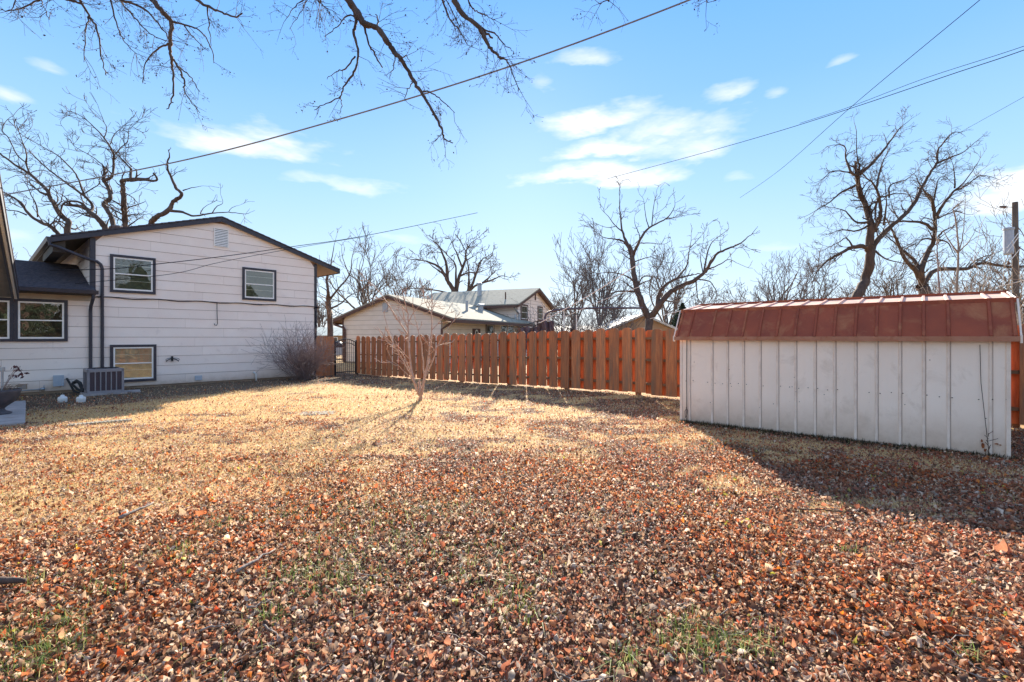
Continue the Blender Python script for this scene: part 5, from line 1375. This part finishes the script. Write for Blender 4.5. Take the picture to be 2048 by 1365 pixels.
# brush: pale thicket behind shed right end, burning bush by the house
def shrub(c, H, W, n, seed, name, label, m, cat='shrub', lean=.6, r=.006, lvl=2, tw=.35, up=.04, nch=2.4, flat=1.0, group=None):
    rg = np.random.default_rng(seed); o = empty(name, c, label, cat, group); tb = Tubes(); c = np.array(tuple(c))
    for k in range(n):
        a = rg.random()*2*PI; e = rg.random()**.7*lean; p = c+np.array((rg.normal(0, W*.09), rg.normal(0, W*.07), -.02))
        d_ = np.array((math.cos(a)*e*W/H, math.sin(a)*e*W/H*flat, 1.0)); L = H*rg.uniform(.55, 1.0)
        grow(tb, p, d_, L, r*rg.uniform(1, 1.8), lvl, rg, up, .10, None, r*.55, nch)
    tb.build('stems', m, o); return o
wb = HF(1.02, .95, 0); 
shrub(gpt(wb.x, wb.y), 1.95, 1.9, 190, 5, 'leafless_shrub', 'rounded reddish brown leafless shrub against the white wall near its right corner', 'bark_red', lean=1.15, r=.0078, lvl=2, up=.03)
for i, (px, d, top, w_, lab, m) in enumerate([(2010, 12.6, 585, 2.2, 'pale tangled brush behind the right end of the shed', 'bark_pale'), (2075, 13.0, 560, 2.4, 'pale tangled brush at the right edge behind the fence', 'bark_pale'),
        (1950, 17, 575, 3.0, 'brown tangled brush behind the fence left of the pole', 'bark_pale'), (1870, 20, 590, 3.0, 'low brush behind the shed roof below the long branch', 'bark_grey')]):
    base = at(px, 675, d); H = at(px, top, d).z
    shrub(Vector((base.x, base.y, 0)), H, w_*1.3, 60, 300+i, 'leafless_brush', lab, m, lean=1.0, r=.009, lvl=2, nch=2.6, group='tangled brush behind the fence')
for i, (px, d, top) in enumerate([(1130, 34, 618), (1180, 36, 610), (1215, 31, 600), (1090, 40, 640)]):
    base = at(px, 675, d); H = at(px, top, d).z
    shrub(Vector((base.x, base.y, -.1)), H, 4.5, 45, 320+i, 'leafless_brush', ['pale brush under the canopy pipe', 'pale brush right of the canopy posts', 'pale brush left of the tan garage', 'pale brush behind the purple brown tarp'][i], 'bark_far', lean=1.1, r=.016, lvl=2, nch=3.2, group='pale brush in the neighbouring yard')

# ------------------------------------------------------------------ things lying on the lawn
def stick(px0, py0, px1, py1, r, label, m='stick', name='stick', fork=False, group='sticks lying in the leaves'):
    hgt = CAMZ
    def gp(px, py, dz):
        d = 1.62*960/(py-675); p = at(px, py, d); return Vector((p.x, p.y, float(gz(p.x, p.y))+dz))
    a_, c_ = gp(px0, py0, .035+r), gp(px1, py1, .03+r); rr = random.Random(int(px0)); L = (c_-a_).length
    P = [a_+(c_-a_)*t+Vector((rr.gauss(0, L*.02), rr.gauss(0, L*.02), abs(rr.gauss(0, .008)))) for t in np.linspace(0, 1, 7)]
    b = MB(); b.tube(P, [r*(1-.55*k/6) for k in range(7)], 7)
    if fork: b.tube([P[3], P[3]+(c_-a_)*.25+Vector((L*.1, -L*.15, .02)), P[3]+(c_-a_)*.4+Vector((L*.12, -L*.32, .01))], r*.5, 5)
    o = b.build(name, M[m], None, loc=P[0], smooth=True); tag(o, label, 'stick', group)
stick(240, 1052, 312, 1020, .016, 'thick grey stick on the leaves in the left part of the lawn')
stick(472, 1170, 548, 1120, .013, 'pale broken stick in the leaves left of the middle')
stick(372, 1196, 372, 1212, .006, 'short thin bent twig between the two larger sticks')
stick(400, 1294, 460, 1276, .006, 'thin long twig in the leaves near the bottom left', fork=True)
stick(528, 1278, 560, 1305, .006, 'curved pale twig in the leaves near the bottom left', fork=True)
stick(1600, 1030, 1700, 1040, .007, 'thin dark twig lying near the shadow edge of the shed', 'bark', fork=True)
stick(495, 1250, 545, 1225, .006, 'pale twig ending in a fork in the lower left lawn', fork=True)
stick(1300, 985, 1345, 978, .006, 'small thin twig in the middle right of the lawn')
# fallen log piece at the left edge
stick(-30, 1192, 50, 1186, .030, 'short thick dark log lying at the left edge', 'bark', 'log', group=None)
# weathered boards in the grass
def plank(px, py, L, W, rz, label, m='concrete', h=.03):
    d = 1.70*960/(py-675); p = at(px, py, d); c = gpt(p.x, p.y, .01); F = frame(c.x, c.y, math.cos(rz), math.sin(rz), -math.sin(rz), math.cos(rz), c.z)
    b = MB(); b.box(F, -L/2, L/2, -W/2, W/2, -.02, h)
    for k in range(int(L/.06)): b.box(F, -L/2+.03+k*.06, -L/2+.05+k*.06, -W/2+.01, W/2-.01, h, h+.006)
    o = b.build('drain_grate', M[m], None, loc=c); tag(o, label, 'grate')
plank(202, 850, .95, .18, .70, 'long pale ribbed drain grate lying in the dry grass near the patio', 'grate')
plank(635, 834, .70, .45, .2, 'flat grey cover nearly buried in the grass left of the young tree', 'grate', .008)

# small twigs scattered through the litter
tt = Tubes(); rg_ = np.random.default_rng(88)
for _ in range(420):
    y = rg_.uniform(2.0, 9.5); x = rg_.uniform(-1.1*y, 1.1*y)
    if dist_house(x, y) < 1 or ((x-3.18)*.649+(y-9.04)*.7607) > -.3 and x > 3: continue
    L = rg_.uniform(.06, .34); a = rg_.random()*2*PI; c = np.array((x, y, float(gz(x, y))+.032))
    d_ = np.array((math.cos(a), math.sin(a), rg_.normal(0, .08))); o_ = np.array((-d_[1], d_[0], 0))*rg_.normal(0, .12)*L
    P = np.array([c-d_*L/2, c+o_, c+d_*L/2+np.array((0, 0, .01))]); r_0 = rg_.uniform(.0015, .0035)
    tt.add(P, [r_0, r_0, r_0*.5], 4)
tw_ = tt.build('twig_litter', 'stick', None); tag(tw_, 'small dry twigs scattered through the fallen leaves', 'twigs', kind='stuff')

# ------------------------------------------------------------------ LEAVES AND GRASS
def in_yard(x, y):
    ok = dist_house(x, y) > .12
    ok &= ~beyond_fence(x, y)
    ds = (x-3.18)*.7607+(y-9.04)*(-.649); dp = (x-3.18)*.649+(y-9.04)*.7607
    ok &= ~((ds > 0) & (ds < 4.32) & (dp > -.01) & (dp < 2.6))
    a_ = (x+12.76)*.71+(y-12.6)*(-.704); c_ = (x+12.76)*(-.704)+(y-12.6)*(-.71)
    ok &= ~((a_ > 0) & (a_ < 4.6) & (c_ > 0) & (c_ < 4.2))
    return ok
def scatter(dens_fn, dmax, cells):
    """points per m2 by rejection over wedge rings in front of the camera"""
    out = []
    for (y0, y1, rho) in cells:
        wmax = 1.16*y1+1.3; n = int((y1-y0)*2*wmax*rho)
        x = RNG.uniform(-wmax, wmax, n); y = RNG.uniform(y0, y1, n)
        k = (np.abs(x) < 1.16*y+1.3) & in_yard(x, y); x = x[k]; y = y[k]
        k = RNG.random(len(x)) < dens_fn(x, y); out.append(np.stack([x[k], y[k]], 1))
    return np.concatenate(out)

def build_leaves():
    def dn(x, y):
        m = straw_mask(x, y); e = earth_shade_mask(x, y)
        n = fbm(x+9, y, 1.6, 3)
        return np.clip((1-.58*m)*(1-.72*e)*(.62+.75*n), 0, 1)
    P = scatter(dn, 30, [(-.6, 2.0, 450), (2.0, 4.2, 3100), (4.2, 6.5, 2300), (6.5, 9.5, 1300), (9.5, 14, 560), (14, 24, 190)])
    n = len(P); x, y = P[:, 0], P[:, 1]
    big = (1+.10*smooth(9, 16, y))*np.exp(RNG.normal(0, .22, n))
    L = RNG.uniform(.009, .0175, n)*big*(1+.5*(RNG.random(n) < .07)); W = L*RNG.uniform(.42, .80, n)
    c1 = RNG.normal(1.05, .6, n); c2 = RNG.normal(.75, .6, n); tw = RNG.normal(0, .5, n)
    u = np.array([-1, -.33, -.33, -.33, .38, .38, .38, 1.05]); v = np.array([0, -.92, 0, .92, -.85, 0, .85, 0])
    U = u[None]*L[:, None]; Vv = v[None]*W[:, None]
    Zl = c1[:, None]*(v[None]**2)*W[:, None] + c2[:, None]*(u[None]**2)*L[:, None] + tw[:, None]*u[None]*v[None]*W[:, None]
    Zl += RNG.normal(0, .0015, Zl.shape)
    loc = np.stack([U, Vv, Zl], -1)
    yaw = RNG.random(n)*2*PI; tilt = np.clip(RNG.normal(0, .65, n), -1.5, 1.5); roll = np.clip(RNG.normal(0, .7, n), -1.5, 1.5)
    flip = np.where(RNG.random(n) < .35, PI, 0); roll = roll+flip
    cr, sr = np.cos(roll)[:, None], np.sin(roll)[:, None]; ct, st = np.cos(tilt)[:, None], np.sin(tilt)[:, None]; cy, sy = np.cos(yaw)[:, None], np.sin(yaw)[:, None]
    X, Y, Z = loc[..., 0], loc[..., 1], loc[..., 2]
    Y, Z = Y*cr-Z*sr, Y*sr+Z*cr; X, Z = X*ct+Z*st, -X*st+Z*ct; X, Y = X*cy-Y*sy, X*sy+Y*cy
    zmin = Z.min(1)
    lay = RNG.random(n)*.028
    base = gz(x, y)+.002-zmin*.75+lay
    V = np.stack([X+x[:, None], Y+y[:, None], Z+base[:, None]], -1).reshape(-1, 3)
    f = np.array([[0, 1, 2], [0, 2, 3], [1, 4, 5], [1, 5, 2], [2, 5, 6], [2, 6, 3], [4, 7, 5], [5, 7, 6]])
    # far leaves get four facets
    far = y > 7.0
    f2 = np.array([[0, 1, 3], [1, 4, 6], [1, 6, 3], [4, 7, 6]])
    F = np.concatenate([(f[None]+8*np.arange(n)[~far][:, None, None]).reshape(-1, 3), (f2[None]+8*np.arange(n)[far][:, None, None]).reshape(-1, 3)])
    pal = np.array([(.48, .155, .075), (.54, .22, .11), (.40, .155, .08), (.34, .18, .11), (.62, .38, .23), (.74, .55, .38), (.66, .52, .40), (.16, .08, .05), (.70, .24, .06), (.62, .11, .045), (.50, .46, .11)])
    redd = smooth(-2, 5, x)*(1-.3*smooth(6, 12, y))
    w = np.stack([.10+.12*redd, .13+.08*redd, .12+.03*redd, .12+0*x, .19-.05*redd, .15-.03*redd, .09-.03*redd, .12+0*x, .012+.025*redd, .010+.02*redd, .008+0*x], 1)
    w /= w.sum(1, keepdims=True); cw = np.cumsum(w, 1); idx = (RNG.random(n)[:, None] > cw).sum(1).clip(0, 10)
    pn = fbm(x+40, y*1.2, .9, 4)
    c = pal[idx]*RNG.uniform(.62, 1.32, (n, 1))*(.88+.36*pn[:, None])
    lum = c.mean(1, keepdims=True); c = lum+(c-lum)*(.88+.24*smooth(.35, .65, fbm(x+11, y+60, .7, 3)))[:, None]
    c = np.repeat(c, 8, axis=0)
    o = np_mesh('fallen_leaves', V, F, M['leaf'], color=c, smooth=False); o['kind'] = 'stuff'
    tag(o, 'red brown and tan dry leaves covering the lawn', 'leaves')
    return n
nl = build_leaves()

def blades(name, P, hmin, hmax, w, cols, lean, label, cat, scale=None):
    n = len(P); x, y = P[:, 0], P[:, 1]; h = RNG.uniform(hmin, hmax, n); a = RNG.random(n)*2*PI; ln = np.abs(RNG.normal(0, lean, n))
    if scale is not None: h = h*scale
    ww = w*RNG.uniform(.6, 1.3, n)
    if scale is not None: ww = ww*scale
    dx, dy = np.cos(a), np.sin(a); px_, py_ = -dy, dx
    z0 = gz(x, y)-.004
    B = np.stack([x, y, z0], -1); side_ = np.stack([px_*ww/2, py_*ww/2, 0*x], -1)
    mid = B+np.stack([dx*h*ln*.35, dy*h*ln*.35, h*.55], -1); tip = B+np.stack([dx*h*ln, dy*h*ln, h*np.clip(1-ln*.45, .15, 1)], -1)
    V = np.stack([B-side_, B+side_, mid+side_*.8, mid-side_*.8, tip], 1).reshape(-1, 3)
    f = np.array([[0, 1, 2], [0, 2, 3], [3, 2, 4]]); F = (f[None]+5*np.arange(n)[:, None, None]).reshape(-1, 3)
    cols = np.array(cols); c = cols[RNG.integers(0, len(cols), n)]*RNG.uniform(.75, 1.2, (n, 1)); c = np.repeat(c, 5, axis=0)
    o = np_mesh(name, V, F, M['straw'], color=c); o['kind'] = 'stuff'; tag(o, label, cat)
    return n
def dns(x, y):
    m = straw_mask(x, y); n = fbm(x+31, y+7, 5.0, 3)
    return np.clip(m*(.10+1.3*smooth(.40, .58, n))+.012+.045*smooth(3, 5, y)*smooth(.4, .6, n), 0, 1)
Ps = scatter(dns, 30, [(2, 5, 2200), (5, 8, 2000), (8, 12, 1000), (12, 17, 400), (17, 25, 140)])
n1_ = blades('dormant_grass', Ps, .030, .075, .0045, [(.90, .65, .31), (.92, .71, .37), (.80, .57, .27), (.94, .77, .46)], .9, 'golden dormant grass showing through the leaves', 'grass', scale=1+.5*smooth(8, 16, Ps[:, 1]))
# green tufts
tufts = []
rt = np.random.default_rng(9)
for (px, py, k, w_) in [(655, 1140, 150, .20), (690, 1175, 140, .18), (620, 1160, 70, .12), (340, 1115, 60, .1), (210, 1180, 50, .08), (440, 1055, 60, .10), (570, 1030, 50, .12), (660, 1080, 60, .14), (800, 1030, 90, .2),
                        (860, 1020, 70, .2), (1000, 1110, 60, .14), (1030, 1180, 70, .12), (1385, 1255, 90, .09), (1430, 1300, 80, .07), (1345, 1300, 60, .06), (1490, 1290, 80, .07), (60, 1330, 110, .10), (15, 1280, 60, .08),
                        (140, 1300, 50, .08), (1700, 1110, 30, .06), (700, 1020, 60, .2), (755, 1060, 70, .2), (920, 1030, 50, .2), (535, 1250, 40, .05), (1040, 1230, 50, .08), (950, 1160, 60, .12), (60, 1165, 40, .08), (1930, 1320, 20, .03),
                        (1250, 1330, 50, .05), (120, 1250, 60, .07), (820, 1090, 60, .15), (880, 1120, 40, .12)]:
    d = 1.6*960/(py-675); p = at(px, py, d); tufts.append(np.stack([rt.normal(p.x, w_*1.1, int(k*1.7)), rt.normal(p.y, w_*.9, int(k*1.7))], 1))
P_ = scatter(lambda x, y: .9*smooth(.56, .70, fbm(x+3, y+77, 1.1, 3))*(y < 7.5), 30, [(1.8, 7.5, 110)])
tufts.append(P_)
Pt = np.concatenate(tufts)
n2_ = blades('green_grass', Pt, .050, .12, .0046, [(.18, .27, .06), (.26, .34, .09), (.15, .22, .05), (.44, .42, .17)], 1.0, 'green grass tufts poking through the leaves', 'grass')
# weeds along the foot of the shed
sN = 4500; ss_ = RNG.uniform(-.05, 4.4, sN); pp_ = -np.abs(RNG.normal(0, .08, sN))-.005
Pw = np.stack([3.18+.7607*ss_+.649*pp_, 9.04-.649*ss_+.7607*pp_], 1)
blades('weeds', Pw, .02, .11, .008, [(.06, .08, .03), (.10, .09, .04), (.14, .10, .06), (.05, .05, .03)], 1.0, 'dark low weeds along the foot of the shed wall', 'weeds')
print('leaves', nl, 'straw', n1_, 'green', n2_, 'objects', len(bpy.data.objects))

print('triangles', sum(sum(len(p.vertices)-2 for p in o.data.polygons) if len(o.data.polygons) < 3000 else len(o.data.polygons)*(len(o.data.polygons[0].vertices)-2) for o in COL.objects if o.type == 'MESH'))
